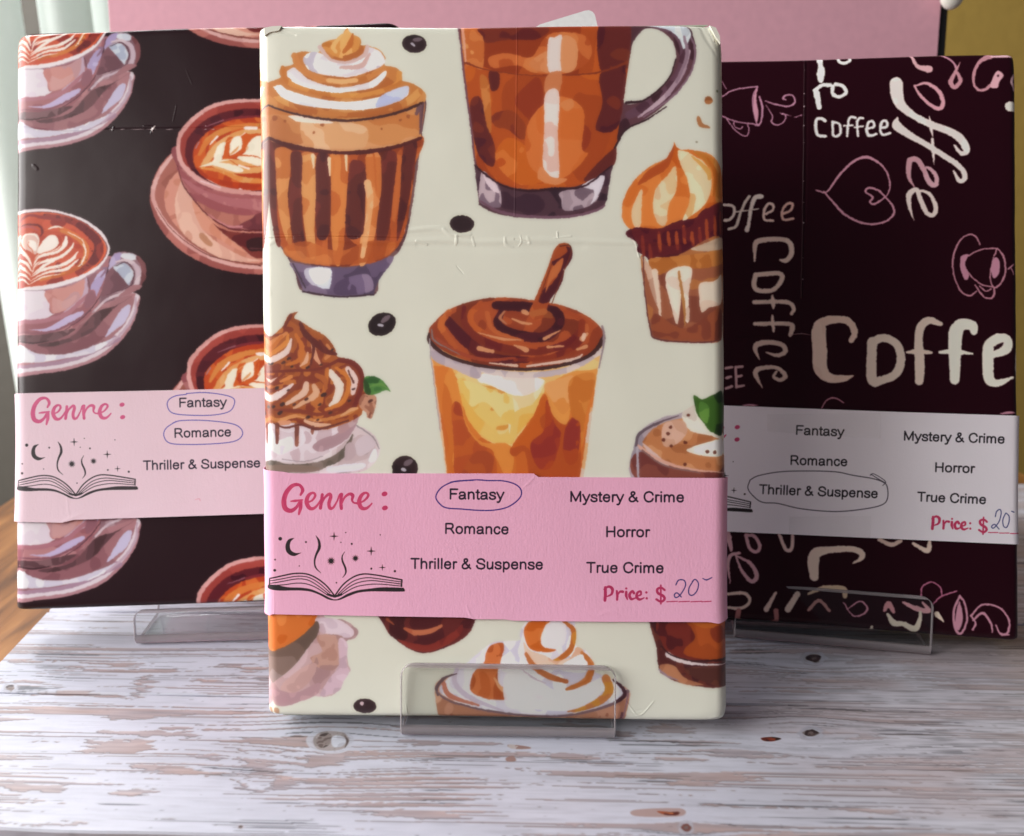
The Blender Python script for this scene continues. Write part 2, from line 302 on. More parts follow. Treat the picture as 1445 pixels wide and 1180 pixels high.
    f('60,-60 60,-60 980,-60 980,-60 980,870 980,870 60,870 60,870', '6a2418 8a3518 a2461c b5531f b85a28 963c1a', ns=150, amp=1.3, stretch=2.2)
    f('120,250 300,285 520,300 700,290 820,270 860,300 840,560 700,820 420,845 260,790 180,600', '8a341c 9c421c ac4c1e b9581f c2602a', ns=120, amp=1.1, stretch=2.0)
    f('110,60 205,70 212,260 160,250 120,230', 'c4703a b9612e d0884e'); f('205,60 520,60 480,120 330,125 230,140 210,110', '5a1e1e 6e2a1e 822f1c', ns=60)
    f('240,210 330,190 440,210 500,130 560,90 700,100 740,180 700,250 600,290 460,285 380,250 260,260', 'a94c22 bf6432 c8743f', ns=60); f('440,230 520,180 600,170 660,190 650,260 560,285 460,270', 'cd8252 c67848')
    f('780,60 960,60 930,240 790,290', '4a1820 5c2220 6c2c20', ns=60); f('780,290 900,250 870,540 760,560 790,430', '4a1a22 5a2222 702c20', ns=50)
    f('150,430 200,410 240,560 270,650 260,740 200,700 165,600', '4c1c24 5e2422 6e2c22', ns=50); f('195,310 235,320 250,470 250,575 225,520', 'b4652e c4783e'); f('255,490 340,465 400,510 425,570 400,610 330,560 270,545', '7a3020 8a3a1e')
    f('240,280 290,290 285,360 250,370', '5a2220'); f('270,680 330,600 420,640 480,720 520,800 400,830 300,760', 'bd5c1e c96c2e b34e1c', ns=50); f('420,560 500,440 600,400 700,470 690,650 720,680 640,770 560,800 440,740', 'bb5a24 c86c34 c4652c', ns=80)
    f('590,430 640,410 650,450 610,470', 'cc7c48'); f('700,800 850,650 850,740 760,800', '5e2622'); s('125,235 220,268 400,295 560,298 760,285 910,235', [12, 5, 5, 5, 8, 14], '7a321e')
    f('528,130 560,112 598,112 590,275 528,275', 'dccac4 e6dad6'); f('598,112 665,135 660,262 592,272', 'cf8a5c'); f('520,300 590,280 580,380 512,385', 'c0744a'); f('512,390 578,380 575,600 580,790 540,795 502,740 508,560', 'dcc4bc e4d0ca d4b0a4', d=(0, .4)); f('490,740 545,790 620,800 560,830 480,800', 'cd8050')
    c.clip = None
    f('172,735 210,780 290,835 420,860 560,850 700,835 840,735 840,735 820,850 805,915 760,945 600,975 420,980 240,945 195,900', '3c2430 4a303a 33202a', ns=60)
    f('205,765 245,790 290,840 300,920 280,940 210,925 190,880', '8d7684 a08a94 b9a4ac 75606e', ns=40); f('210,770 270,820 290,870 240,840', 'd8c4cc'); f('585,865 690,835 795,790 785,850 740,925 610,955 590,900', '83707c 9a8690 ac98a2 6c5864', ns=40); f('690,832 798,785 770,880 735,925 750,860', 'd4ccd6')
    s('195,905 280,955 420,982 600,985 740,960 800,930', [8, 14, 14, 14, 14, 8], '6a4858'); s('88,50 104,150 124,330 150,520 174,740', [8, 9, 10, 9, 7], '6a424e'); s('110,60 128,230', [16, 8], 'd89c80'); s('170,735 290,825 420,858 560,848 700,835 838,735', [8, 9, 10, 12, 9, 7], '2e1822')
    s('1020,48 1120,70 1180,120 1190,200 1165,290 1100,380 1020,440 920,490', [20, 44, 54, 50, 46, 52, 60, 40], '4a2c38 5e3e4c 3a2028', ns=40); s('1215,90 1240,180 1215,290 1130,400 990,500', [8, 10, 9, 9, 6], '7a5c6c'); f('1030,50 1190,50 1225,90 1212,130 1185,172 1165,120 1120,80', 'b9c0c8 d5dfe4 c4ccd4'); s('1210,180 1180,280 1120,370 1060,430 965,500', [16, 22, 22, 22, 10], 'b9a0ac a58a98'); s('1190,110 1200,200 1150,330', [10, 18, 14], '8a707e')
    s('905,430 985,420 1060,370 1120,300 1145,220', [14, 10, 8, 7, 6], '2c161c'); s('850,650 905,560 1000,515 1100,450', [10, 9, 8, 6], '2c161c')
    # cupcake
    f('930,1040 960,1110 1000,1170 1385,1180 1385,900', '4a1620')
    f('1138,620 1138,620 1165,655 1230,660 1310,680 1355,720 1385,780 1385,900 1360,925 1280,950 1240,990 1170,1000 1100,1030 1070,1040 1000,1050 930,1045 890,1000 885,930 905,870 950,800 1020,740 1100,700 1130,660', 'b9561c c8692a d47a38', ns=70)
    f('1145,740 1150,850 1110,930 1100,1020 1060,1015 1035,940 1050,850 1100,790', 'd4b48c e2cba6 dcb88a', ns=50); f('1160,660 1240,690 1300,740 1320,830 1290,920 1220,980 1180,1000 1215,900 1200,800 1165,720', 'dcc49c e6d4b0 d2a870', ns=50); f('1230,665 1330,700 1370,780 1370,900 1340,900 1340,800 1290,720', 'b96f2a c88440'); f('985,850 960,880 930,960 945,1030 975,1030 980,930', 'e4bc94')
    f('1140,640 1110,740 1040,790 960,830 1010,760 1090,710', 'a84a20'); s('1300,700 1340,780 1330,880', [10, 26, 10], 'b4601f'); s('1225,690 1300,760 1310,800', [8, 26, 14], 'cf9a50')
    f('935,1045 1070,1042 1170,1005 1240,992 1290,950 1390,915 1390,1100 1320,1100 1200,1150 1050,1180 1010,1190', '4a1420 5a1c22', ns=40)
    for x, y, h in ((985, 1080, 90), (1020, 1120, 90), (1065, 1060, 90), (1110, 1060, 60), (1150, 1060, 80), (1185, 1030, 80), (1225, 1060, 60), (1262, 1040, 70), (1295, 1000, 100), (1335, 980, 90), (1368, 960, 100)): s('%d,%d %d,%d' % (x, y, x+6, y+h), [12, 18, 14], '9c4426 7a2c24')
    at(860, 180, 2.36)
    f('105,425 150,470 240,420 384,370 384,640 372,710 300,716 200,714 150,700 130,660 115,540', '7a4030 94563c a8683c', d=(0, -.5), ns=50)
    f('130,440 200,430 300,420 384,400 384,450 300,470 230,462 160,490', 'a8622c b9743a', ns=30); f('270,405 320,385 384,362 384,400 320,412', 'c9b49c bda48c')
    f('215,468 260,462 275,480 262,560 265,640 250,640 240,560 225,655 205,600 185,500', 'd8c4b4 e4d4c4 cdb2a0'); f('300,520 350,510 380,490 378,580 330,600 305,615 298,570', 'd4bca8 dccab8'); f('108,430 140,470 165,510 168,590 150,580 125,500', 'c9a690 b58c78'); s('150,480 158,540 165,600 170,660', [20, 14, 10, 6], 'dcc4b0'); f('150,620 250,670 370,600 370,700 260,712 150,695', '7a3c2c 8e4a30 6a3428', ns=30); s('230,480 245,580 250,660', [8, 10, 4], 'a8703c'); s('112,430 118,560 135,670 160,705 300,716 370,708', [3, 4, 4, 5, 6, 4], '5a2c2c')
    # iced latte
    at(560, 330, 3.371)
    c.mask('155,500 155,500 165,620 185,780 205,940 225,1060 240,1180 240,1180 880,1180 880,1180 905,1040 930,830 950,680 978,500 978,500')
    f('140,480 140,480 1000,480 1000,480 1000,1200 1000,1200 140,1200 140,1200', 'dca868 d48c44 c9702e bd5f26', d=(0, .9), ns=120, amp=.8, stretch=2)
    f('160,590 250,640 320,760 360,900 420,980 560,1010 640,850 700,740 820,660 950,640 950,560 160,540', 'dcae6c e2bd7c d9a860 e0b474', ns=120); f('290,690 540,695 690,690 705,740 650,860 570,960 540,1000 440,985 370,930 325,850', 'd9a850 dcb464 e0c080', d=(.2, -.8), ns=90); f('290,690 400,720 530,745 535,910 470,930 380,860 330,770', 'd9ad55 dcb868 c98a3c', ns=60); f('540,720 690,690 690,740 640,810 560,850 535,950', 'e8d0a8 dfc290')
    f('300,700 400,720 500,760 540,740 560,900 500,880 420,800 350,820', 'e0c684 d8b460'); f('385,670 540,665 690,690 690,720 640,760 560,770 440,720 390,705', 'e8dcd8 dfccc4'); f('700,720 780,690 840,680 830,800 790,860 740,800', 'd8985c cf8440', ns=40)
    f('225,700 260,640 300,760 330,900 400,990 540,1010 540,1180 240,1180 245,1000 215,850', 'c8702c c06628 d08038', d=(0, -.5), ns=90, stretch=2); f('260,820 300,810 330,920 390,1000 460,1040 460,1180 290,1180 270,1000', 'a84a24 b25424 9a3e22', ns=50)
    f('700,760 740,860 800,910 860,880 875,1000 850,1180 650,1180 610,1040 560,1060 540,1020 640,880', 'c4692e b9581f a84a20', d=(0, .6), ns=80, stretch=2); f('710,790 750,900 780,960 740,1100 680,1120 640,1050 640,990 700,930', '8a2e26 963624 a2401f', ns=50); f('810,900 870,880 860,1060 820,1100 790,1040', '8a3028 a2421f', ns=40); f('820,700 930,660 940,720 900,850 880,1000 870,900 830,860', 'bb6a2a c67a36'); f('370,1040 460,1060 420,1180 300,1180', '9c4424 a84e24')
    s('165,600 185,780 205,940 230,1180', [8, 16, 22, 26], 'dcb48c cfa890'); s('925,830 900,1040 880,1180', [10, 22, 28], 'd0a070 cdb8a8'); s('160,530 300,620 560,670 800,650 960,560', [30, 26, 30, 26, 36], 'b8aab0 cfc0bc c4b4b4', ns=40)
    f('150,510 250,580 390,640 380,690 260,640 175,600', 'a99aa4 b9a9ae'); c.clip = None
    f('150,480 170,430 250,360 380,315 500,303 640,315 780,340 900,390 970,450 975,500 900,580 780,625 620,645 420,625 280,585 190,535', '8a3a22 a24a28 75301f', ns=70)
    for p, w, k in (('230,400 320,500 450,590 620,600', [40, 60, 50, 30], '4c1820 5a1e20'), ('320,350 330,440 430,520 620,560 800,530 890,440', [20, 36, 40, 36, 40, 26], '641f20 722a20'), ('250,370 210,440 280,540', [24, 34, 20], 'a85028 b9602e'), ('400,330 350,390 390,460 520,510 660,540', [26, 30, 28, 26, 20], 'a44a26 b25628'),
                    ('470,340 620,350 750,370 770,430 700,490 560,480 480,430 500,360', [40, 50, 46, 44, 46, 50, 40, 30], '4a1a22 3c161e'), ('430,380 460,460 600,510', [24, 20, 12], 'b25a30'), ('800,370 880,410 900,470 850,540 700,580', [20, 24, 22, 20, 12], 'b05a32 9c4426'), ('880,420 860,520 720,590 560,600', [30, 34, 24, 16], '6e2620 83321f'),
                    ('190,500 280,560 420,600 560,590', [16, 18, 18, 10], '95402a'), ('510,370 490,400 520,430', [10, 14, 6], 'b07050')): s(p, w, k, ns=40)
    for p, w in (('390,545 455,560', [24, 18]), ('385,470 500,500 590,505', [4, 14, 4]), ('555,530 615,552', [6, 26]), ('548,405 600,425 640,428', [8, 14, 8]), ('715,540 790,535', [12, 8]), ('775,460 700,500', [6, 16]), ('905,475 880,500', [12, 26]), ('900,535 855,552', [16, 10]), ('600,370 620,378', 20)): s(p, w, 'c98a62')
    s('890,480 885,500', 18, 'dcb8a0'); s('440,615 570,628', [6, 14], 'd9b8a4'); s('620,630 830,600 880,575', [10, 16, 8], 'd8bcae')
    s('152,475 158,515 240,580 400,628 620,645 800,622 920,575 978,505 985,470', [10, 20, 18, 15, 15, 16, 18, 22, 8], '3a2222'); s('165,455 180,510 300,575', [6, 8, 4], '7a6a6c'); s('975,440 985,500 960,640', [10, 12, 6], '8c7a80'); s('155,500 165,620 205,940', [6, 5, 4], 'a0949a')
    f('640,390 720,370 740,400 690,400', '8a4426'); s('665,375 700,290 740,190 775,90 800,70', [74, 66, 64, 60, 56], '9c4624 b0562c'); s('645,380 700,370', 30, 'a85a30')
    for p in ('805,60 832,75 830,120 790,170 735,140 780,110 810,85', '735,240 790,170 785,230 745,290 710,330 672,320 700,260', '770,180 800,130 770,260 745,270'): f(p, '4a1a22')
    f('740,160 790,115 775,180 735,225 705,280 720,210', 'b86438'); s('775,60 820,55 832,85', 5, '4c2018'); s('735,145 672,320', 4, '6a2c1c'); s('832,80 775,230 735,330', 4, '6a2c1c')
    # dessert cup at the right edge
    at(860, 180, 2.36)
    f('85,1045 115,1000 180,965 240,950 384,900 384,1180 88,1180', '8f8490 a89aa4', ns=40); f('100,1080 384,1120 384,1180 105,1180', '6a3430 7c4238', ns=40); f('110,1050 150,1000 230,970 384,960 384,1130 300,1140 200,1125 130,1090', 'a0623c b4744a c48a60', ns=30)
    f('240,960 262,935 300,925 330,1000 384,1015 384,1040 330,1025 270,1010', 'dcd8cc c9bfb4'); f('255,1075 320,1050 384,1040 384,1090 320,1095', 'dcd6ca e6e4da'); f('180,990 240,975 260,1010 230,1050 180,1060', 'd0a894 c49880'); f('110,1050 200,1130 150,1110', 'cbb0ac'); s('95,1060 150,1100 250,1135 384,1150', [10, 12, 8, 4], 'd0a090')
    for x, y in ((262, 958), (205, 1060), (252, 1050), (325, 1080), (350, 1082), (195, 1020), (203, 998), (250, 1122), (180, 1040)): c.dot(x, y, 6, '5a2a20')
    s('88,1060 100,1020 160,985 230,960', [8, 10, 8, 3], '5a4a54'); s('92,1065 95,1180', 8, 'a8a0ac'); s('108,1075 180,1125 300,1150', [6, 6, 4], '7a5a58')
    f('280,893 310,905 345,890 384,885 384,1015 340,1015 310,980 290,950', '2c4a1c 35581f 1e3216', ns=30); f('300,915 330,930 325,985 300,960', '5f8a3c 4a7430')
    # whipped cream bowl
    at(360, 430, 4.72)
    f('55,800 60,1140 480,1140 700,1115 790,1060 828,990 825,930 780,860 665,800 560,800', 'a8969a b9a4a8 c9b8bc d4c8cc', ns=70); f('60,1010 200,1060 400,1050 560,980 650,860 600,1010 480,1080 380,1110 60,1110', '5a5048 6c5e56 7e6e68', ns=50, amp=1.3); f('75,1070 400,1075 380,1115 80,1110', '7e6a60'); f('500,1080 720,1055 700,1100 500,1118', 'd4d4e0'); f('790,960 812,990 800,1040 755,1040', 'd8dce8'); f('680,900 750,870 800,920 780,960 700,1010 660,960', 'c4b4bc'); f('600,940 650,920 670,1000 600,1040', 'b09aa0'); s('665,800 780,880 825,960', [8, 10, 6], '8a7c82')
    f('55,790 60,1000 160,1045 300,1050 420,1020 560,940 640,860 690,750 690,720 400,800', 'c9b8c0 d4c8d0 bfa8b0', ns=60); f('60,800 110,830 150,900 240,880 250,950 170,1000 100,960 60,900', 'dce0ea e8ecf2 d0c8d4'); f('380,950 430,900 560,850 680,760 640,860 560,930 440,980', 'a08088 b09098'); f('560,800 690,740 650,810 560,860', 'b5989c a88488'); s('180,1030 330,1045 450,1010', [6, 8, 6], 'a09098'); s('300,840 310,900 280,940 200,990', [30, 50, 30, 8], 'd9d0d8')
    f('60,700 60,770 120,790 280,790 400,830 480,830 600,790 700,740 720,700 790,690 805,650 800,610 740,590 720,560 725,500 700,420 640,370 560,350 545,340 530,290 480,220 380,160 300,110 262,85 288,48 288,48 240,58 210,90 180,150 110,210 60,240', '8a4424 9c5228 7a3422 b06430', ns=50)
    for p, w, k in (('210,190 120,250 60,300', [20, 40, 30], 'c47c48'), ('180,210 110,290 60,330', [16, 30, 24], 'b9682e'), ('240,230 210,310 130,360 60,390', [14, 40, 44, 30], 'd8c2bc'), ('220,200 200,260 90,340', [14, 34, 24], 'c87c38'), ('270,200 310,280 290,370 210,400', [20, 36, 30, 16], 'b8662c'), ('350,320 340,370 300,410', [12, 30, 10], 'd4a284'), ('380,240 400,340 430,390', [24, 34, 20], 'cf9474'), ('480,270 500,320 470,360', [20, 34, 20], 'c07848'),
                    ('300,120 340,200 460,300 540,330', [20, 40, 44, 20], '5a2420'), ('240,70 200,140', [22, 20], '6a2c22'), ('340,200 390,280 370,400', [20, 20, 12], '5a2622'), ('60,450 250,440 420,430 560,370', [16, 18, 18, 24], '6e2c22'), ('430,240 470,310', [16, 22], '632822'),
                    ('170,480 60,530', [10, 24], 'dcbcb0'), ('250,530 160,600 60,640', [14, 50, 40], 'dcc8c6'), ('340,530 320,590 210,660', [40, 46, 24], 'd4b09c'), ('390,540 400,600 260,690', [30, 50, 16], 'cfa080'), ('500,450 560,540 540,630 500,670', [40, 60, 50, 24], 'd8ccc0'), ('480,430 470,520 440,640', [24, 30, 20], 'b4642c'), ('540,420 620,500 590,640 470,700', [20, 30, 30, 20], 'c07030'),
                    ('620,430 660,500 650,590', [40, 50, 30], 'dcc2bc'), ('240,480 170,510', [26, 20], 'c87c44'), ('560,370 640,385 700,440 710,540 660,680', [30, 34, 30, 30, 34], '6a2822'), ('620,440 655,520', [10, 14], '5a3430'), ('410,470 460,500 470,560', [30, 40, 20], 'a4582c'), ('190,460 120,520', [20, 14], '7a3424'), ('310,480 260,560 110,670', [24, 22, 10], '7c3a28')): s(p, w, k)
    s('70,730 150,770 280,740 420,770 600,730 680,690', [20, 26, 22, 22, 24, 20], 'b9743e cc8c58'); s('160,790 220,785', 30, 'cc8c6c'); s('330,775 400,800 500,800', [20, 30, 14], 'd4a88c'); s('130,700 300,710 440,730 600,680', [16, 30, 22, 20], '7a3626'); s('570,740 640,700 680,690', [10, 24, 12], 'cf9a6c')
    for p, w in (('145,800 145,920', [30, 22]), ('275,800 275,935', [34, 24]), ('380,820 378,860', [30, 12])): s(p, w, '6e3a30 8a5040')
    s('120,790 200,820 300,800 400,830 500,810 620,770', [6, 14, 14, 16, 14, 10], '5e2c26'); f('715,600 790,600 808,650 795,700 775,755 745,755 740,720 700,690 690,650', 'a4705c b8846c 94604c', ns=20); s('770,720 757,750', 14, '7a4638')
    for x, y, r in ((110, 395, 13), (190, 385, 16), (225, 360, 16), (245, 412, 12), (350, 418, 16), (440, 400, 12), (515, 300, 12), (145, 555, 18), (220, 570, 12), (340, 630, 16), (455, 600, 22), (430, 665, 14), (180, 665, 20), (165, 720, 20), (350, 750, 18), (500, 720, 16), (415, 768, 12), (655, 562, 13), (625, 640, 14), (768, 642, 18), (260, 665, 14), (120, 680, 14)): c.dot(x, y, r, '3a2222 4a2a26', r*.6, -.5)
    f('722,560 722,500 740,478 790,478 840,500 880,545 903,582 903,582 870,570 820,590 770,602 735,590', '3c6a34 4c7c3c 2c5428', ns=30); f('725,500 760,540 770,595 735,590', '284420'); s('765,545 830,530 880,555', [8, 20, 6], '5f8a44')
    # coffee beans
    def bean(x, y, rx, ry, rot, hi=True):
        c.dot(x, y, rx+1.6, 'd9dcc8', ry+1.6, rot); c.dot(x, y, rx, '211518 2c1c20', ry, rot)
        if hi: c.dot(x+rx*.25, y-ry*.45, rx*.4, '6a5a62', ry*.22, rot-.2); c.dot(x-rx*.1, y+ry*.1, rx*.22, 'b9b4c0', ry*.14, rot+.6)
    at(0, 0, 1); bean(584.4, 62, 17.5, 13, .1); bean(651.5, 316, 17.5, 12.5, .05, False); bean(539, 457.5, 20.5, 16, -.45); bean(571.5, 661, 18.5, 18, -.3); bean(515, 996.5, 16.5, 10.5, .02, False); c.dot(510.5, 993, 2.8, 'd4bcc0')
    at(620, 20, 3.44); c.dot(1304, 421, 20, '8a4f2a a8683c'); s('1255,505 1270,540 1305,550', [16, 22, 14], '7a4426 a46a40'); c.dot(1350, 372, 6, '5a6040'); c.dot(1248, 621, 6, '8c8470'); c.dot(1220, 40, 0.1, '8c8470')
    # below the band
    at(360, 860, 4.25)
    f('75,-60 340,-60 430,60 520,60 612,120 600,170 545,195 550,270 560,340 570,370 520,420 480,500 420,525 330,520 250,560 180,580 130,575 100,540 78,440', '9c7a7c ac8a8c b99a9c c4a8ac', ns=70); f('360,60 430,50 520,70 590,130 560,170 420,150 370,110', 'c4b0bc d0bec8 b9a0aa', ns=40)
    f('75,260 200,200 300,120 370,70 380,140 310,240 240,330 160,400 80,440', '5c4a42 6a554c 7c665e 8e7a76', d=(-.2, .7), ns=90, amp=.6); f('370,160 520,160 520,260 480,360 380,350 330,290 400,250', 'a87e72 b48c80 9c7874', ns=40); f('170,440 300,340 370,330 330,430 240,500 160,520', 'b5908c c09c98'); f('500,180 550,200 550,330 565,375 530,430 500,490 390,520 440,420 500,340', 'b498a4 c4a8b4 cdb4c0', ns=40); f('110,480 240,500 380,440 370,510 250,560 150,575', 'a8848a b48e94')
    f('70,-60 365,-60 362,60 330,110 250,180 160,230 75,255 70,200', 'b9591c c4682c d07a3c', ns=60); c.dot(128, 606, 18, 'ac8468')
    f('740,-80 1320,-80 1308,90 1240,180 1100,245 1010,263 930,240 840,180 780,110', '47191e 5a2222 3c161a', ns=60); f('850,180 950,205 1050,210 1180,140 1240,90 1230,150 1130,225 1020,255 930,235', '6a2422 7a2c26'); s('895,115 960,140 1050,130 1115,98', [16, 34, 30, 16], 'a8583c b46848'); s('790,60 830,90', [16, 8], '8a4630')
    at(690, 860, 4.129)
    f('-318,470 -300,420 -200,375 0,380 200,360 500,360 700,400 812,470 820,505 820,505 788,700 788,700 -285,700 -285,700 -312,520', 'b8846c a87258 c8987c', ns=50)
    f('180,150 195,100 250,60 470,60 505,120 505,210 560,240 605,300 610,360 700,400 770,450 800,480 700,560 560,600 300,618 0,590 -200,535 -290,460 -150,330 -20,220 30,190 100,185 180,180', 'd0ccd8 dcdce4 c4c0d0 e6e6ea', ns=70)
    f('205,150 210,100 250,65 350,65 330,130 300,180 320,220 390,235 340,250 240,230', 'bb5a1e c96c30'); f('340,80 430,70 450,120 440,200 390,220 320,200 300,170', 'd8d4d8 e0dcdc'); s('430,68 490,120 480,220 430,275 375,300', [12, 30, 30, 32, 10], 'c07a2a b0602a'); f('200,190 240,240 330,270 380,300 470,280 510,220 550,250 480,310 360,330 280,330 220,290', 'd0a488 dcbca8'); s('215,260 260,330 350,390 450,420', [20, 34, 36, 26], 'a8582c b4683a'); s('540,255 590,310 590,370 550,430 450,465', [20, 34, 40, 46, 16], 'c07440 b4642c')
    f('-20,260 10,210 80,195 85,240 60,320 50,400 70,460 160,490 300,500 300,525 220,520 200,540 120,530 -20,520 -110,470 -90,370 -30,310', 'b85c2c c46c3c a84e24', ns=50); s('30,400 80,470 200,520', [10, 24, 14], 'd09468'); f('80,290 110,275 200,330 260,360 180,370 80,360', 'e8eaf0'); f('420,330 530,265 560,300 555,365 440,360', 'e4ecf2'); f('100,380 260,400 420,480 600,420 650,400 660,470 600,540 470,590 250,580 100,560', 'dcdce4 e4e4ea', alpha=.9); s('180,340 260,400 330,430', [6, 12, 4], 'b9a8b0')
    s('680,400 700,470 650,530 540,580 460,595', [44, 50, 46, 24, 8], 'c08030 b8703c'); s('730,430 740,480 700,540', [10, 26, 8], 'dcd8d4'); s('-180,320 -200,430 -100,520 80,590', [20, 30, 30, 10], 'c0b4c4'); s('-268,430 -225,505 -60,560', [22, 30, 12], 'b8705a')
    s('-300,500 -305,455 -262,402 -190,375', [12, 20, 16, 6], '55404a'); s('-306,480 -240,530 -100,572 0,592 200,618 420,620 600,590 740,540 805,480', [10, 12, 12, 14, 14, 14, 18, 26], '6a525c'); s('720,410 770,450 790,500 740,540', [10, 20, 22, 16], '3c1c28'); s('810,490 780,660', [12, 8], '8a646e'); s('778,605 772,660', [14, 10], '5a3038')
    for x, y, r in ((-220, 620, 12), (-170, 640, 8), (600, 640, 9), (690, 615, 10), (650, 625, 7), (-60, 630, 8)): c.dot(x, y, r, '94563f')
    f('955,-40 1395,-40 1395,440 1380,455 1250,455 1100,425 1030,390 990,350 975,230', '4a2020 5c2a24 3c191e', ns=50); f('1000,60 1390,60 1390,290 1200,300 1060,260 1010,200', '5a1e1c 6a2620 4a181c', ns=50, d=(-.3, 0)); f('1160,60 1395,60 1395,285 1260,290 1150,270 1140,230 1200,170 1180,110', '94421c a04a20 7a301c', ns=60); f('1170,65 1360,65 1340,95 1250,110', 'ac5a24'); f('1000,320 1080,330 1140,400 1250,440 1150,440 1060,400 1000,360', '9c6448 ac7454'); f('1150,340 1390,345 1390,440 1340,450 1250,420 1180,390', '4c2824 5c3228'); s('1040,262 1100,295 1200,318 1390,325', [30, 26, 16, 5], 'd8cccc'); s('1000,215 1060,265 1180,300 1390,295', [8, 8, 8, 18], '2e1418'); s('990,350 1040,390 1100,415', [10, 12, 4], '8d7684')
    c.warp(1.2, 9); c.soften(.28, 5); c.soften(.45, 1)
    # folds and dents of the paper
    at(620, 20, 3.44); R = c.ridge
    for p, w, a in (('-700,1085 -300,1110 0,1100 200,1108 500,1100 950,1112 1400,1105', [14, 20, 26, 20, 26, 18, 20], 1.0), ('-800,1075 -400,1085', 8, -.5), ('80,1075 85,1110', 12, .5), ('320,1085 325,1120 360,1135', [6, 14, 4], .8), ('395,1075 400,1110 385,1130', [3, 8, 3], .6), ('560,1090 640,1080', [4, 10], .5), ('-100,1120 300,1140 700,1130', 30, -.5), ('430,1085 440,1115', 12, .5), ('575,1060 577,1085', 8, .7), ('20,1045 60,1075 150,1070', 14, .6), ('370,1095 430,1110', 10, -.8), ('940,1090 955,1115 970,1180', 8, .9), ('380,50 375,400 366,985', 5, .5), ('1280,60 1300,120 1345,200', [8, 18, 8], -1.2), ('1200,70 1330,62', 12, .8), ('1320,75 1340,130', [4, 10], 1.5)): R(p, w, a)
    at(360, 20, 2.809)
    for p, w, a in (('20,60 60,52 100,60', 14, 1.5), ('28,90 100,75 160,85', [10, 14, 6], -1.2), ('60,885 300,880 590,885', 5, .8), ('600,860 720,850 780,870 850,885', [12, 20, 20, 10], 1), ('800,880 795,915', 10, .5), ('860,885 870,920', 8, .5), ('640,900 680,915', 10, .7), ('40,1060 60,1110', 16, .6), ('40,920 80,900', 14, .6), ('800,1000 825,1030', 4, -.6)): R(p, w, a)
    at(690, 860, 4.129)
    for p, w, a in (('800,540 880,620 960,540', [6, 10, 6], .9), ('830,600 900,590', 12, -.5), ('1300,640 1385,625', [10, 14], 1.2), ('1320,650 1360,640', 8, -1.5), ('-480,560 -470,640', 6, .8)): R(p, w, a)
    return c

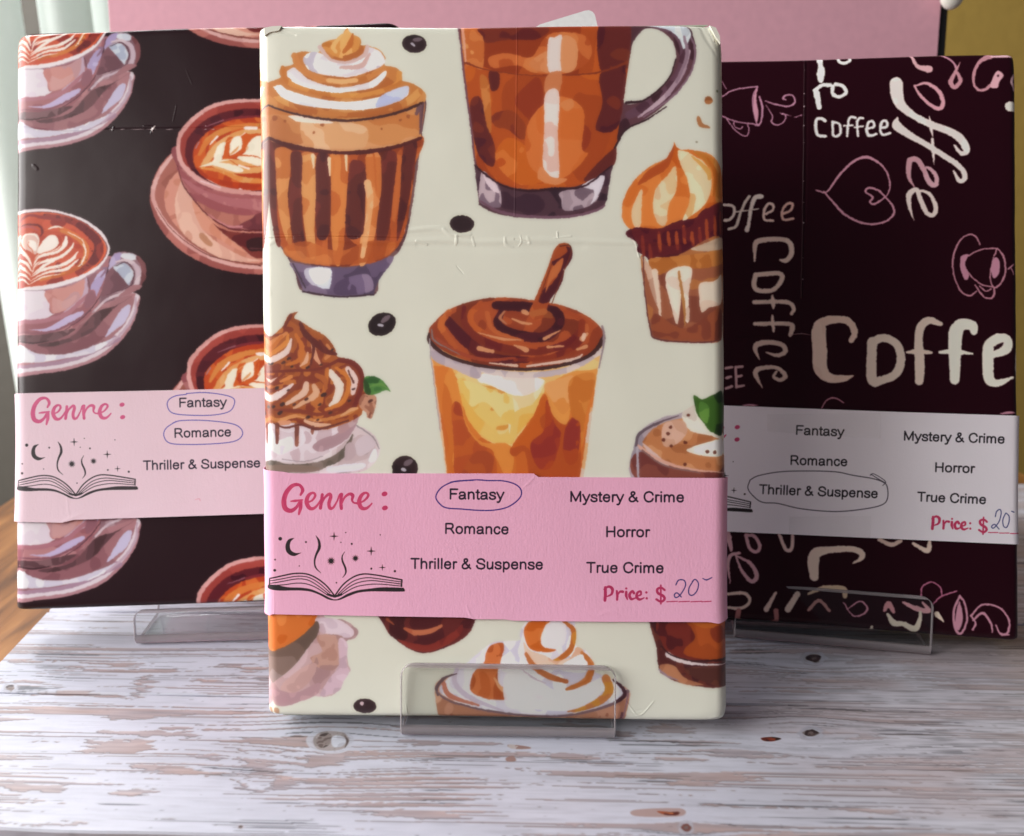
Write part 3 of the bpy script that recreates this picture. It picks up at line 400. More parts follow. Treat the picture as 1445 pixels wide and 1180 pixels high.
def cup_left(c, **k):
    f, s = c.f, c.s_; c.at(15, 285, 4.72, **k)
    f('-120,900 0,1145 200,1145 400,1115 600,1040 740,920 820,800 850,700 838,610 600,600 0,800', 'ad8088')
    f('-120,880 0,1120 200,1122 400,1092 590,1020 730,900 810,780 835,690 838,610 600,600 0,800', 'd4cad2'); f('-120,880 0,1092 200,1098 390,1070 580,995 700,890', 'a08094'); f('-120,860 0,1070 200,1072 390,1040 590,960 720,860 790,760 825,640 800,610 500,700 0,850', '8c6068 9c6e74 a8787e', ns=80)
    f('-120,940 60,955 200,990 400,1000 600,940 700,900 560,1000 380,1040 200,1068 0,1070 -100,1060', 'd4d0da c9c4d4 dcdce2', ns=60); f('100,950 250,900 500,800 640,720 740,690 680,840 560,950 380,1010 230,1015 130,990', '7c4e56 8c5c64 9a6a70', ns=70)
    f('400,900 560,740 700,690 820,620 700,700 620,780 520,880 300,960 180,950', '4a3034 5a3c42 6a464c', ns=50); f('770,690 800,700 770,790 700,850 630,900 660,840 720,740', 'c0b9d4'); s('832,640 825,740 760,850 640,960', [12, 16, 18, 14], 'b8a0b0')
    # bowl
    f('-60,560 0,930 80,940 200,935 350,890 470,800 560,720 600,640 640,480 660,360 300,500', 'a26a70 935c64 b07c80', ns=90)
    f('-60,590 45,590 230,595 260,730 290,745 200,785 40,785 -60,770', 'd8ccd8 dcd4dc'); f('232,595 400,560 510,500 500,590 440,670 370,720 280,740 255,680', 'bb7c78 c48a84 b88c90', ns=60); f('280,640 350,660 440,620 400,690 290,740', 'c89a98', alpha=.7)
    s('505,510 500,600 470,660 360,735', [18, 30, 34, 14], 'b9a0b4'); s('45,800 200,795 360,750 480,650 550,590', [28, 30, 28, 26, 20], 'a8707c'); f('120,850 240,840 380,760 480,725 470,760 380,830 250,860', 'bcaed0'); s('45,870 250,870 420,800 530,720', [10, 14, 16, 10], '83525e')
    f('515,505 570,470 575,510 540,575 515,570', '8a5c66'); f('580,480 640,440 630,500 580,610 570,630 560,590 530,575', 'a99ac0 b9aed0'); f('495,640 540,590 570,640 540,690 500,710', '8c5c68'); s('600,500 640,450 610,440', [10, 24, 10], '8a6a80'); s('510,500 530,580', 4, '5a3440'); s('660,380 640,480 600,620 480,770 350,860', [6, 7, 6, 5, 4], '4a2c38')
    f('50,890 200,885 380,850 430,850 330,910 200,940 80,940', '6a4a50 5a3c42 7c5a60'); s('50,930 150,942 250,925', [8, 10, 6], '3a2228')
    # handle
    f('650,460 660,400 690,345 760,332 840,355 880,400 890,450 870,560 800,610 700,650 600,690 560,735 535,735 580,680 600,610', '7a5862 8c6a74 a58890', ns=50)
    f('640,480 690,430 760,410 805,450 820,500 790,555 700,600 600,630 620,550', '6a4650 7a525c', ns=50); f('685,440 700,420 750,405 800,440 818,490 800,535 785,555 740,500', 'a8b0c4 c4ccd8'); f('650,450 665,380 700,345 740,340 725,390 680,430', 'a494bc b4a8c8'); f('740,345 800,342 840,365 820,390 740,375', 'd0d4dc c4c8d4')
    s('700,400 770,390 835,430 850,500 820,570 740,610 640,650 560,725', [10, 20, 30, 34, 28, 18, 16, 14], 'c0acb8 cdbcc4'); s('845,370 880,420 885,500 865,560', [20, 34, 30, 8], '6a3c40 7c4c50'); s('690,430 770,405 820,460 815,530 780,570 640,620', [4, 6, 7, 7, 5, 3], '4a2c38'); f('800,560 865,555 870,570 800,610 660,660 600,690 700,640', '9c6e74')
    # coffee
    f('-200,330 -100,100 45,60 200,45 330,62 480,110 600,190 655,280 655,340 600,430 480,510 300,570 120,592 -20,590', 'e4dce0')
    c.mask('-170,330 -100,120 45,85 200,68 330,82 470,130 580,210 635,290 630,350 580,420 470,485 300,540 120,565 -20,560', True)
    f('-200,40 660,40 660,600 -200,600', 'a83a28 b84a30 c25238 8c2c26', ns=80); s('240,85 400,110 520,190 590,280 560,380 470,460', [50, 70, 70, 70, 60, 30], '7a2a28 8c322c 6a2226', ns=40); s('200,72 340,85 480,130 590,215 632,300 600,400 480,480', [8, 12, 16, 20, 22, 20, 10], 'cf5a38')
    s('330,190 430,230 500,300 480,400 380,470 200,520', [20, 34, 40, 34, 26, 20], 'c8743a b85a2c'); s('230,190 300,165 430,215 505,310 480,410', [4, 12, 16, 14, 10], 'cf6a34'); s('45,130 120,90 200,100 330,120', [20, 14, 24, 14], '8a3030'); s('45,165 120,150 190,160 210,200 195,230', [6, 12, 16, 16, 8], '6a1e20'); s('45,180 130,165 180,190', [4, 12, 8], 'a84a50')
    W = 'ece4dc'
    f('155,345 200,280 250,225 300,225 318,270 290,310 220,335 175,340 175,300', W); f('175,330 190,250 170,215 120,210 80,240 80,300 130,330 160,350', 'd8b4a8'); f('170,320 165,265 120,255 115,290 140,320', W); s('178,300 185,250 150,215 90,225 70,270 100,320', [4, 8, 12, 12, 10, 4], W)
    for p, w in (('150,420 190,360 300,330 360,280 370,235', [4, 26, 30, 34, 14]), ('140,470 180,410 320,370 400,310 420,270', [4, 20, 22, 18, 6]), ('140,485 220,425 300,385', [4, 22, 6]), ('135,500 220,450 330,425 410,380 445,330', [4, 20, 26, 20, 6]), ('130,525 240,470 360,450 430,400 450,380', [4, 14, 20, 14, 4]), ('480,280 500,330 470,410 450,430', [6, 10, 10, 4]), ('250,180 300,165 350,175', [6, 14, 4]), ('380,200 470,250 500,310', [4, 7, 4]), ('130,545 220,500 330,480', [4, 10, 3]),
                 ('140,430 110,370 60,320 30,280', [4, 24, 30, 14]), ('135,460 100,410 45,385', [6, 24, 10]), ('130,490 90,450 30,420', [6, 22, 14]), ('128,520 90,490 30,475', [4, 16, 12]), ('125,550 80,520 30,515', [6, 12, 8]), ('20,250 60,230 40,300', [14, 10, 4])): s(p, w, W)
    for p, w in (('150,400 200,345 310,320 345,260 330,220', [3, 5, 5, 5, 3]), ('145,455 200,395 330,355', [3, 4, 2]), ('135,520 230,460 380,420', [3, 4, 2]), ('145,420 115,355 65,300', [3, 5, 3]), ('130,500 90,430 45,410', [2, 4, 2]), ('155,360 140,320 115,290 120,265', [3, 5, 5, 3])): s(p, w, 'c4583a')
    rs = np.random.RandomState(5)
    for i in range(34):
        a = rs.uniform(-1.2, .9); c.dot(330+(215+rs.uniform(-25, 25))*math.cos(a), 300+(190+rs.uniform(-25, 20))*math.sin(a), rs.uniform(2, 5), '4a1418')
    c.clip = None; s('-60,110 45,83 200,66 330,80 470,128 582,208 640,290 632,352 580,424', [3, 4, 4, 4, 4, 4, 5, 4, 3], '6a2a2c'); s('45,590 230,586 420,540 560,470 650,370', [4, 5, 5, 4, 3], '9c8090')

def cup_right(c, **k):
    f, s = c.f, c.s_; c.at(205, 130, 4.541, **k); X = 1500
    f('30,660 60,540 120,440 210,360 400,300 800,280 1200,400 1300,700 1180,960 1000,1110 800,1165 600,1160 400,1110 220,1010 100,880 45,760', 'a8605a b46e66 985450', d=(0, .5), ns=90)
    f('34,650 70,530 130,440 210,360 400,300 800,300 1200,440 1250,700 1140,930 960,1075 780,1130 600,1125 420,1075 260,985 130,860 60,740', 'cf9c98 d9aca8'); f('62,650 90,550 140,470 210,395 400,340 800,340 1150,480 1200,700 1090,900 940,1045 770,1106 600,1100 430,1050 280,960 150,840 85,740', '96584e a4645a', ns=80)
    f('122,680 135,610 170,550 230,500 400,450 1100,600 1150,700 1060,870 900,1020 755,1090 600,1090 440,1040 300,960 190,850 140,770', 'c4826e cf9080 bb7868', ns=80); f('192,740 205,640 240,560 300,620 330,740 350,850 420,930 520,1000 640,1060 740,1080 560,1085 430,1040 300,960 220,870', 'd8a898 e0b6a4 cf9a88', ns=60)
    f('300,700 360,740 500,890 620,980 750,1065 600,1010 450,930 350,850', 'cd8a72 d49680'); f('345,920 370,905 430,970 420,990 380,970', 'b98468'); f('370,760 460,860 600,900 900,900 1000,900 745,1065 600,980 480,890', '6c2c2c 7a3632 5e2428', ns=60); s('70,740 160,870 300,985 450,1060 740,1112', [3, 4, 5, 6, 6], '6a3430')
    f('645,975 670,940 740,930 860,950 860,1010 740,1020 670,1015', '2a1418 381c20'); s('670,1000 740,1005', 8, '5a3438')
    f('200,340 205,480 240,590 310,690 420,810 520,870 600,890 900,890 1060,780 1150,600 1200,380 700,300', '9c5c60 a86a6a 8c4c52', ns=80); f('205,480 250,580 340,700 440,770 600,800 900,800 1100,600 700,660 400,620', '98545a a25e62'); f('240,560 330,640 500,720 700,755 745,760 745,690 560,680 400,640 260,560', 'ac6a70 b87a7c'); f('330,700 450,760 620,790 740,790 640,860 540,865 430,810', 'a4645c b47468')
    f('600,860 680,810 745,770 1000,760 900,880 745,890', '6a343c 783c42'); s('430,815 520,865 620,885 900,885', [6, 8, 10, 12], '5a2428'); s('400,780 520,855 620,862', [3, 12, 14], 'c4848a'); s('205,470 240,590 310,690 400,790', [4, 6, 6, 6], '5c2a2c')
    f('198,340 215,260 290,170 400,90 520,55 660,45 900,60 1080,160 1180,300 1150,480 1000,620 800,660 620,655 480,635 340,580 240,490 205,420', 'd8a4a0 cf9894', ns=60); f('222,350 240,275 310,190 410,115 530,78 700,65 900,85 1060,180 1140,300 1110,460 980,590 800,632 640,628 500,605 360,550 260,470 232,410', '963e38 a44840', ns=80)
    f('255,370 280,290 350,210 450,150 600,115 760,112 960,180 1080,320 1040,460 900,600 740,635 600,618 440,590 330,530 270,460', '4c1a24 5a2028 3f151f', ns=60); s('470,190 600,165 750,160', [10, 18, 22], '7a2c34'); s('390,220 500,180', [4, 10], '8a5864')
    c.mask('305,420 315,350 370,280 450,220 560,180 760,168 950,240 1020,360 980,500 860,600 740,628 620,625 480,600 380,550 325,490', True)
    f('250,150 1100,150 1100,660 250,660', 'bb4a24 c85c2a b04022 cf6a34', ns=70); s('345,400 400,310 500,250 640,215 800,210', [20, 40, 40, 30, 24], 'd07a3c cf8444'); s('370,470 420,400 480,330 620,260 800,250', [30, 50, 40, 34, 30], 'd89a5c dca870', ns=40); s('360,485 500,510 620,560 800,570', [14, 30, 36, 30], 'd68a48 d89c60'); s('330,490 420,560 600,600 800,610', [16, 30, 40, 34], 'b8401e a83a20')
    f('345,480 400,455 470,425 560,430 700,440 760,380 760,500 680,520 560,520 460,490 400,470', 'dca468'); W = 'e8e4d0 efebd8'
    f('340,480 430,445 440,400 470,340 510,322 515,370 490,430 560,430 470,450', W); f('540,400 545,330 570,290 610,285 622,330 610,370 560,400', W); f('590,418 640,385 655,340 690,296 740,280 820,290 880,340 890,420 840,470 740,478 660,455 600,432', W); f('350,478 440,450 560,465 620,490 625,510 580,515 500,490 430,470', W)
    f('540,400 590,350 600,345 590,370 560,395', 'd89c68'); f('640,360 660,345 655,370', 'dcb088')
    for p, w in (('500,430 520,330', [10, 12]), ('490,432 560,410 630,370 650,290', [4, 10, 14, 10]), ('600,405 680,410 760,430', [10, 8, 4]), ('540,435 600,470 680,478 740,475', [4, 6, 6, 4]), ('515,320 535,300 560,290', [8, 20, 8]), ('625,290 645,270', 18)): s(p, w, 'c85a26')
    for p, w in (('640,230 712,232', 20), ('600,470 665,492', 12), ('415,335 462,285', [8, 14]), ('372,555 480,605', [16, 8]), ('600,622 618,624', 8), ('585,300 640,262', [3, 6])): s(p, w, 'f0e6e0')
    c.clip = None; s('255,370 280,290 350,208 450,148 600,113 760,110', [4, 5, 5, 6, 5, 5], '5e2024'); s('320,360 345,315', 6, 'a87884'); s('355,570 480,612', [10, 8], 'e4c4c8')

def art_left():
    c = Canvas(LEFT, -.022, -.012, .162, .240, 6.6, '27161b', LEFT_GAIN)
    for a, b, m in ((0, -307, .958), (0, 0, 1), (0, 316, 1.012)): cup_left(c, m=m, ax=15, ay=285, dx=0, dy=b)
    for a, b, m in ((0, -312, .97), (0, 0, 1), (15, 318, 1.02), (28, 645, 1.03)): cup_right(c, m=m, ax=250, ay=140, dx=a, dy=b)
    c.warp(1.3, 8); c.soften(.2, 4); c.soften(.6, 1); R = c.ridge; c.at(0, 0, 2.95)
    for p, w, a in (('60,525 250,545 450,538 640,535 830,530 1080,525', 4, 1.2), ('600,525 640,530 630,555', [3, 8, 4], 1.4), ('860,525 895,540', 6, 1), ('470,545 475,530', 5, 1.5), ('775,290 800,350', [3, 5], .25), ('735,440 722,505', 4, .45), ('140,690 155,705', 12, 1)): R(p, w, a)
    c.at(0, 0, 2.95)
    for x0, x1 in ((455, 475), (500, 520), (545, 600), (610, 650), (690, 720), (850, 860), (880, 895)): c.s_('%d,%d %d,%d' % (x0, 539, x1, 538), [1, 3, 1], 'a89a9c', alpha=.8)
    c.s_('628,540 638,534 646,524', [3, 7, 2], 'e8dcdc'); c.s_('634,540 634,552', [4, 1], 'cfc0c0')
    return c

def art_right():
    c = Canvas(RIGHT, -.012, -.012, .174, .240, 6.6, '1c040b', RIGHT_GAIN)
    s, f, at = c.s_, c.f, c.at; P = 'a67686'; L = 'b5a297'
    at(1010, 60, 3.322)
    for p, w in (('28,255 80,225 150,212 195,208', 6), ('195,208 175,250 175,310 190,375 205,388', 5), ('205,255 217,300 215,360 200,388 170,380', [8, 9, 9, 7, 4]), ('28,345 90,370 190,385', 5), ('45,350 90,410 140,440 155,415 150,385', 5), ('85,372 90,395 115,405 125,395', 4), ('28,180 50,220', 3), ('230,275 280,290 340,300 370,280 362,250 330,248 315,262 330,270', [4, 7, 7, 8, 6, 7, 8, 5]), ('235,295 265,345 262,375 290,388 320,370 325,340 300,330', [3, 5, 6, 6, 6, 5, 3]), ('310,335 355,345', [6, 2]), ('370,350 402,340', [3, 5])): s(p, w, '9c6f84')
    f('195,215 178,255 178,320 192,375 200,330 190,270', P)
    f('470,66 500,66 502,100 512,140 500,187 482,183 473,150 480,110', 'd8d6cc'); s('575,68 580,90 605,97 630,84 628,66', 14, 'd4d2c8'); s('472,235 485,305', [28, 22], 'd5d8cf'); s('466,225 500,200 535,200', [20, 16, 18], 'd5d8cf'); s('548,205 548,240 580,255 610,235 595,205 560,195', 16, 'd0d2c8')
    for p, w in (('513,368 495,357 471,365 475,430 515,440', 14), ('547,372 552,435 582,430 580,385 547,372', 12), ('655,353 632,350 620,375 616,438', 11), ('600,390 642,388', 8), ('690,355 672,355 662,380 667,438', 11), ('650,397 690,392', 8), ('706,405 740,395 735,370 715,375 708,410 718,437 752,430', 12), ('770,400 800,395 800,370 780,370 770,402 782,432 817,425', 12)): s(p, w, 'd6cdc8')
    s('845,192 850,250 870,295 930,345 1010,385 1090,415 1140,445 1170,485 1175,512 1150,520 1118,482', [60, 56, 44, 30, 34, 34, 38, 34, 24, 22, 8], 'c9b8b4 cfc0ba'); s('850,352 848,390 900,430 980,475 1050,520 1120,565 1160,605 1165,640 1140,648 1115,602', [8, 44, 32, 26, 26, 24, 24, 22, 20, 8], 'c9b8b4'); s('1000,345 1008,400 1017,442', [3, 16, 3], 'c9b8b4'); s('1015,452 1018,510 1022,572', [12, 16, 2], 'c9b8b4')
    s('930,203 990,192 1045,230 1065,280 1050,310 1010,295 960,250 930,203', [8, 14, 18, 18, 20, 16, 12, 8], 'b5868f'); s('930,675 907,640 903,590 912,550 945,552 970,590 1000,655 1028,668 1033,630 1000,590 962,588', [6, 16, 24, 26, 24, 22, 24, 22, 18, 14, 10], 'b08a93 a87f88'); s('928,832 908,770 905,715 940,690 960,740 990,800 1020,808 1030,770 1000,710 950,693', [2, 16, 26, 20, 22, 20, 20, 20, 16, 10], 'c4b3ae')
    s('468,692 520,700 580,620 650,555 720,540 790,590 815,660 803,712 750,755 722,750 735,725 703,700 715,682 755,690 790,720 832,772 830,812 780,845 700,850 610,810 550,750 505,698', [5, 8, 11, 12, 13, 8, 8, 6, 10, 9, 10, 8, 10, 10, 7, 9, 10, 9, 11, 11, 10, 6], P)
    s('920,60 945,110 1000,125', [12, 18, 34], 'b58d92'); s('1060,58 1110,90 1130,125', 8, P); s('1145,95 1122,140 1100,185 1118,212 1145,180 1128,135', [4, 14, 22, 16, 20, 8], 'a5767f'); s('1300,62 1240,90 1208,150 1215,210 1250,225 1290,200', [22, 16, 13, 11, 12, 16], 'a5767f'); f('1285,208 1305,150 1325,133 1348,155 1328,185 1318,212', 'bb8f98'); c.dot(1322, 157, 5, '1c040b'); s('1300,66 1400,60', [10, 16], 'c99ca4'); s('1405,150 1388,180 1405,220', 14, 'b09098'); s('1378,300 1400,300', 46, 'c4bcb4')
    for p, w, k in (('40,762 80,767 86,800 65,830 40,833', 13, 'a89a94'), ('215,722 185,727 165,780 155,840 145,880', [20, 22, 18, 16, 22], 'b0a49e'), ('158,722 140,745 115,800 95,860 60,875', [14, 15, 13, 14, 14], 'a49890'), ('90,795 200,780', 7, 'a49890'), ('235,803 265,787 268,760 245,757 227,790 228,830 268,835', 12, 'b09a92'), ('313,803 350,787 360,758 335,757 311,790 317,830 362,825', 12, 'a8877e')): s(p, w, k)
    at(1010, 300, 3.322)
    for p, w in (('182,228 185,150 215,130 300,125 345,140 355,190 330,225 302,222', [8, 24, 26, 22, 24, 24, 22, 10]), ('187,292 295,285 310,312 270,362 200,365 180,340 187,292', 22), ('180,420 330,420 365,450 355,475', [20, 20, 18, 16]), ('265,390 268,420 270,450', [8, 24, 8]), ('185,522 340,522 358,545 348,575', [20, 20, 26, 18]), ('265,482 268,520 272,560', [8, 20, 6]), ('205,690 185,645 195,618 250,608 310,620 325,650 290,670 235,655', [4, 20, 26, 24, 22, 22, 20, 6]), ('217,822 187,765 192,738 230,727 290,730 325,765 300,785 270,770 285,745', [4, 22, 24, 20, 18, 22, 18, 14, 10])): s(p, w, 'a8938a b09c92', ns=60)
    for p in ('45,730 75,725', '45,775 70,770', '45,825 75,815', '92,725 96,820', '90,725 125,722', '95,770 120,765', '95,818 130,810'): s(p, 12, '9c7d80')
    for p, w, k in (('635,600 650,560 620,510 560,502 500,515 482,560 487,650 490,730 530,775 600,778 645,765', [24, 30, 32, 36, 44, 66, 66, 64, 44, 30, 6], 'b39c90 b8a296'), ('733,605 790,588 850,620 868,690 845,755 780,785 733,780 733,605', [40, 36, 36, 38, 40, 38, 46, 44], 'b0a297'), ('1050,522 1000,505 960,535 950,600 955,700 955,792', [22, 34, 38, 36, 46, 36], 'b4a59a'), ('895,655 950,652 1010,657', [10, 30, 12], 'b4a59a'), ('1210,560 1200,530 1150,525 1125,560 1120,650 1120,785', [30, 46, 54, 62, 56, 42], 'c4beb4'), ('1050,655 1120,652 1202,662', [14, 30, 8], 'c4beb4'), ('1395,772 1320,800 1282,780 1275,700 1280,625 1325,590 1365,595 1362,640 1300,668', [10, 34, 46, 48, 48, 46, 36, 44, 30], 'c8c0b4 cec8be'), ('1440,780 1430,700 1450,600', 40, 'c4beb4')): s(p, w, k, ns=70)
    c.dot(1306, 632, 6, '1c040b')
    for p, w in (('1238,150 1220,115 1190,102 1150,125 1120,180 1110,240 1120,310 1150,370 1190,390 1222,368', [6, 7, 7, 7, 8, 8, 6, 7, 8, 5]), ('1320,168 1250,172 1190,200 1165,240 1190,290 1240,335 1300,350', 6), ('1320,168 1350,210 1357,280 1332,335 1300,350 1285,300 1300,220 1320,168', [6, 8, 8, 8, 6, 5, 5, 6]), ('1215,340 1250,390 1285,403 1303,385 1303,355', [6, 7, 9, 9, 7]), ('1235,345 1265,368 1290,358', 6), ('1370,265 1400,240', 6), ('1400,290 1385,260', 5), ('495,918 520,880 560,870 600,892', [4, 6, 6, 4])): s(p, w, '9c6c7a')
    f('1310,210 1330,230 1327,285 1300,308 1290,260', 'a07082'); f('1150,205 1187,198 1165,240 1187,300 1165,312 1145,260', 'a07082'); f('120,905 160,898 200,905', P); f('1330,945 1370,932 1410,940', P)
    at(1010, 560, 2.949)
    for p, w, k in (('45,560 60,620 65,640', [30, 18, 8], 'a8848a'), ('125,575 160,580 182,620 170,645 140,630 125,575', 14, 'a8848a'), ('265,575 290,635 315,630 320,570', 14, 'b39c96'), ('60,775 50,700 62,660 100,650', [4, 14, 16, 10], 'a8848a'), ('82,660 140,690 170,740 150,768 112,730 82,660', [6, 16, 18, 18, 14, 6], 'a8848a'), ('410,750 405,690 418,650 470,638 560,633 605,648 605,672 570,692', [34, 46, 44, 28, 24, 26, 20, 4], 'b3a296'), ('680,595 730,615 770,600', [16, 18, 14], 'a8948a'), ('820,610 880,640 890,600', [12, 22, 12], 'b3a296'),
                    ('50,820 120,818 142,850 110,878 50,878', 13, 'b09a90'), ('250,815 210,885', [10, 22], 'b09a90'), ('340,820 300,885', [22, 26], 'b3a296'), ('385,888 430,848 472,890', 13, '94706c'), ('385,820 450,795 530,800 537,830', [10, 18, 24, 18], 'a8947e'), ('530,855 570,910 610,905 630,880 600,850 545,885', [4, 6, 7, 8, 7, 3], 'a87888'), ('95,890 90,940 130,957 220,945 250,930 250,890', [20, 22, 16, 16, 18, 20], '8a5a58'), ('700,890 718,862 740,895', [10, 24, 14], 'a8787e'), ('780,855 830,880 885,890 860,855', [10, 20, 20, 8], 'b0848a'), ('715,905 740,940 780,945 830,965 850,920 850,895', [12, 26, 18, 26, 14, 10], 'b0a89a'), ('650,955 660,975 765,985', [8, 14, 4], 'b0a89a'), ('920,905 948,935', [24, 4], 'c0b0a0'),
                    ('855,830 860,790 900,772 935,795 940,830', 5, 'a0607a'), ('1003,808 940,830 905,860', 5, 'a0607a'), ('1015,828 990,890 995,960 1020,985 1045,930 1035,860 1015,828', [8, 9, 9, 10, 8, 8, 8], P), ('1060,912 1110,865 1180,878 1220,930 1212,985 1180,985', [8, 7, 7, 8, 8, 5], P), ('1070,930 1110,900 1145,945 1150,980', [8, 10, 9, 5], P), ('1065,915 1080,940 1070,970', 7, P), ('1165,950 1185,988 1220,990', 6, P)): s(p, w, k)
    f('1012,850 995,940 1012,972 1028,920', P)
    c.warp(1.2, 7); c.soften(.6, 1); R = c.ridge; at(1010, 60, 3.322)
    R('418,60 416,400 410,850 405,1200', 5, 1.6); R('430,60 428,400 422,850', 8, -.7); at(1010, 300, 3.322); R('100,585 300,578 400,568 460,575', 4, 1.2); R('410,580 430,700 440,850', [10, 40, 30], -.4)
    at(1010, 60, 3.322)
    for y, r in ((70, 3), (130, 2), (240, 4), (300, 5), (390, 4), (470, 2.5), (650, 3), (750, 3), (845, 5), (1010, 2.5), (1110, 4)): c.dot(417-y*.008, y, r*.7, '9c8c90')
    at(1010, 300, 3.322); s('340,575 400,568 445,574', [1, 3, 1], '8a7478')
    return c

def band(fr, u0, v0, u1, v1, bg, gain):
    c = Canvas(fr, u0, v0, u1, v1, 10.0, bg, gain); return c
def fibre(c, a=.5): c.relief += (noise(c.h, c.w, 9, 5, octs=3)-.5)*a + (noise(c.h, c.w, 4, 6, cy=22)-.5)*a*.7
def art_band_front():
    c = band(FRONT, -.022, .026, .1745, .092, 'ff9fba', FRONT_GAIN); INK = '1c1526'; RED = 'b0305c'
    c.at(360, 650, 4.25); genre(c, RED + ' b83a62'); icon(c, '20181c', 'e2a0b9'); c.at(690, 650, 4.129); price(c, 'a42a56'); B = '2c2a66'
    c.s_('1085,722 1102,694 1135,697 1140,730 1112,778 1086,796 1076,780 1092,768 1117,792', 6, B); c.s_('1185,700 1162,740 1162,775 1185,781 1210,752 1216,712 1197,690 1181,703', 6, B); c.s_('1241,684 1265,693 1296,679', [4, 7, 5], B)
    c.at(0, 0, 1)
    for t, *a in (('Fantasy', 634.5, 704.3, 710, 705), ('Romance', 628, 752.8, 717, 753.7), ('Thriller & Suspense', 580.7, 802.2, 765.3, 803.3), ('Mystery & Crime', 804.3, 708, 963.7, 708.6), ('Horror', 854.7, 757.5, 914.8, 757.6), ('True Crime', 828, 807.8, 935, 808.3)): text(c, t, *a, 15, INK)
    c.s_('636,680.5 642,679.4 670.6,677 690,678 709,678.3 726,682.7 735,691 733.6,702 719,714 700,719.3 677.6,720 650,718 630.6,716.5 621,711 615.3,700.6 623.5,687.6 642,679.2 668,677.6', 1.7, '33266f')
    fibre(c); R = c.ridge; c.at(690, 650, 4.129)
    R('265,95 235,130 195,165', [8, 16, 6], 1); R('640,900 700,880 760,900', [14, 20, 12], .8); R('1280,890 1390,910', 14, .8); R('560,550 700,520 850,440', [30, 50, 40], .4); R('855,290 880,320', 30, .5); c.at(360, 650, 4.25); R('1270,870 1290,920 1310,940', [8, 14, 6], 1.2); R('215,100 195,160', 6, .6); R('120,780 125,915', 8, .6); R('1200,515 1212,540', 12, .8)
    return c
def art_band_left():
    c = band(LEFT, -.022, .028, .162, .092, 'dcc3ce', LEFT_GAIN); INK = '2c2434'
    k = dict(m=.89, ax=543.5, ay=706.5, dx=174.3-543.5, dy=(580-706.5), rot=-.022)
    c.at(360, 650, 4.25, **k); genre(c, 'c4527e c85a84'); k = dict(m=.888, ax=475, ay=800, dx=109.5-475, dy=662.5-800, rot=-.022); c.at(360, 650, 4.25, **k); icon(c, '302a2e', 'eccfdc')
    c.at(0, 0, 1)
    for t, *a in (('Fantasy', 254.1, 575.1, 319.7, 574), ('Romance', 247.2, 618, 326.6, 616), ('Thriller & Suspense', 204.3, 663.4, 367.6, 659.6)): text(c, t, *a, 13.2, INK)
    # the part of the print that runs on behind the front book
    for t, *a in (('Mystery & Crime', 402, 573, 542, 570), ('Horror', 446, 614, 499, 613), ('True Crime', 424, 657, 518, 655)): text(c, t, *a, 13.2, INK)
    c.at(0, 530, 3.6125); c.s_('955,97 900,105 865,125 857,155 880,190 950,202 1080,203 1170,185 1198,145 1190,115 1130,97 1040,88 955,93', 4.8, '5c54a8'); c.s_('900,235 850,270 840,310 870,345 960,352 1100,348 1200,335 1238,305 1230,270 1180,245 1050,230 930,230 885,243', 4.8, '5c54a8')
    c.s_('1000,632 1020,628 1025,640', 3, 'd898a8')
    fibre(c); R = c.ridge; R('560,740 700,690 950,650', [20, 24, 8], 1); R('330,745 380,725 440,700', [8, 20, 6], 1.5); R('340,540 360,720', 10, .7); R('740,380 880,290', [20, 10], .5)
    return c
def art_band_right():
    c = band(RIGHT, -.012, .028, .174, .092, 'aaa6ac', RIGHT_BAND_GAIN); INK = '17131a'
    c.at(360, 650, 4.25, m=.88, ax=543.5, ay=706.5, dx=1040.2-543.5, dy=611.5-706.5, rot=.045); genre(c, '8e2f50'); c.at(360, 650, 4.25, m=.88, ax=571.8, ay=832.4, dx=1062-571.8, dy=721.5-832.4, rot=.045); icon(c, '1a1618', 'aaa6ac')
    c.at(690, 650, 4.129, m=.91, ax=851, ay=835, dx=1313.4-851, dy=735.5-835, rot=.045); price(c, '8e2444'); c.at(1010, 560, 3.322)
    B = '262a58'; c.s_('1308,562 1314,538 1330,528 1336,545 1325,585 1300,615 1290,608 1305,598 1325,620', 4.4, B); c.s_('1357,546 1344,575 1346,605 1360,612 1372,588 1373,560 1360,545', 4.4, B); c.s_('1386,537 1396,541', 4.5, B)
    c.s_('160,390 150,430 180,470 220,495 290,500 400,525 560,538 700,525 780,505 803,475 803,430 790,405 740,385 640,368 560,352 430,348 300,352 200,370 160,390', 4.4, '2a2430'); c.s_('725,363 760,385 790,402', 3.6, '2a2430'); c.s_('722,368 740,362 793,396 781,416', 3.2, '2a2430')
    c.at(0, 0, 1)
    for t, *a in (('Fantasy', 1122.6, 613.6, 1189.4, 616), ('Romance', 1114.8, 656, 1194.5, 658), ('Thriller & Suspense', 1071.7, 697, 1237.3, 703), ('Mystery & Crime', 1274.9, 621.7, 1415.8, 626.2), ('Horror', 1318.6, 666, 1373.3, 667.8), ('True Crime', 1294.5, 707.5, 1389.9, 711.4)): text(c, t, *a, 13.4, INK)
    c.at(1010, 560, 3.322)
    fibre(c); R = c.ridge; R('240,165 768,195', 4, 1); R('768,85 768,195', 4, 1); R('840,300 780,420', [30, 20], .8); R('240,80 242,160', 3, .6); R('725,560 722,660', 10, .5)
    return c
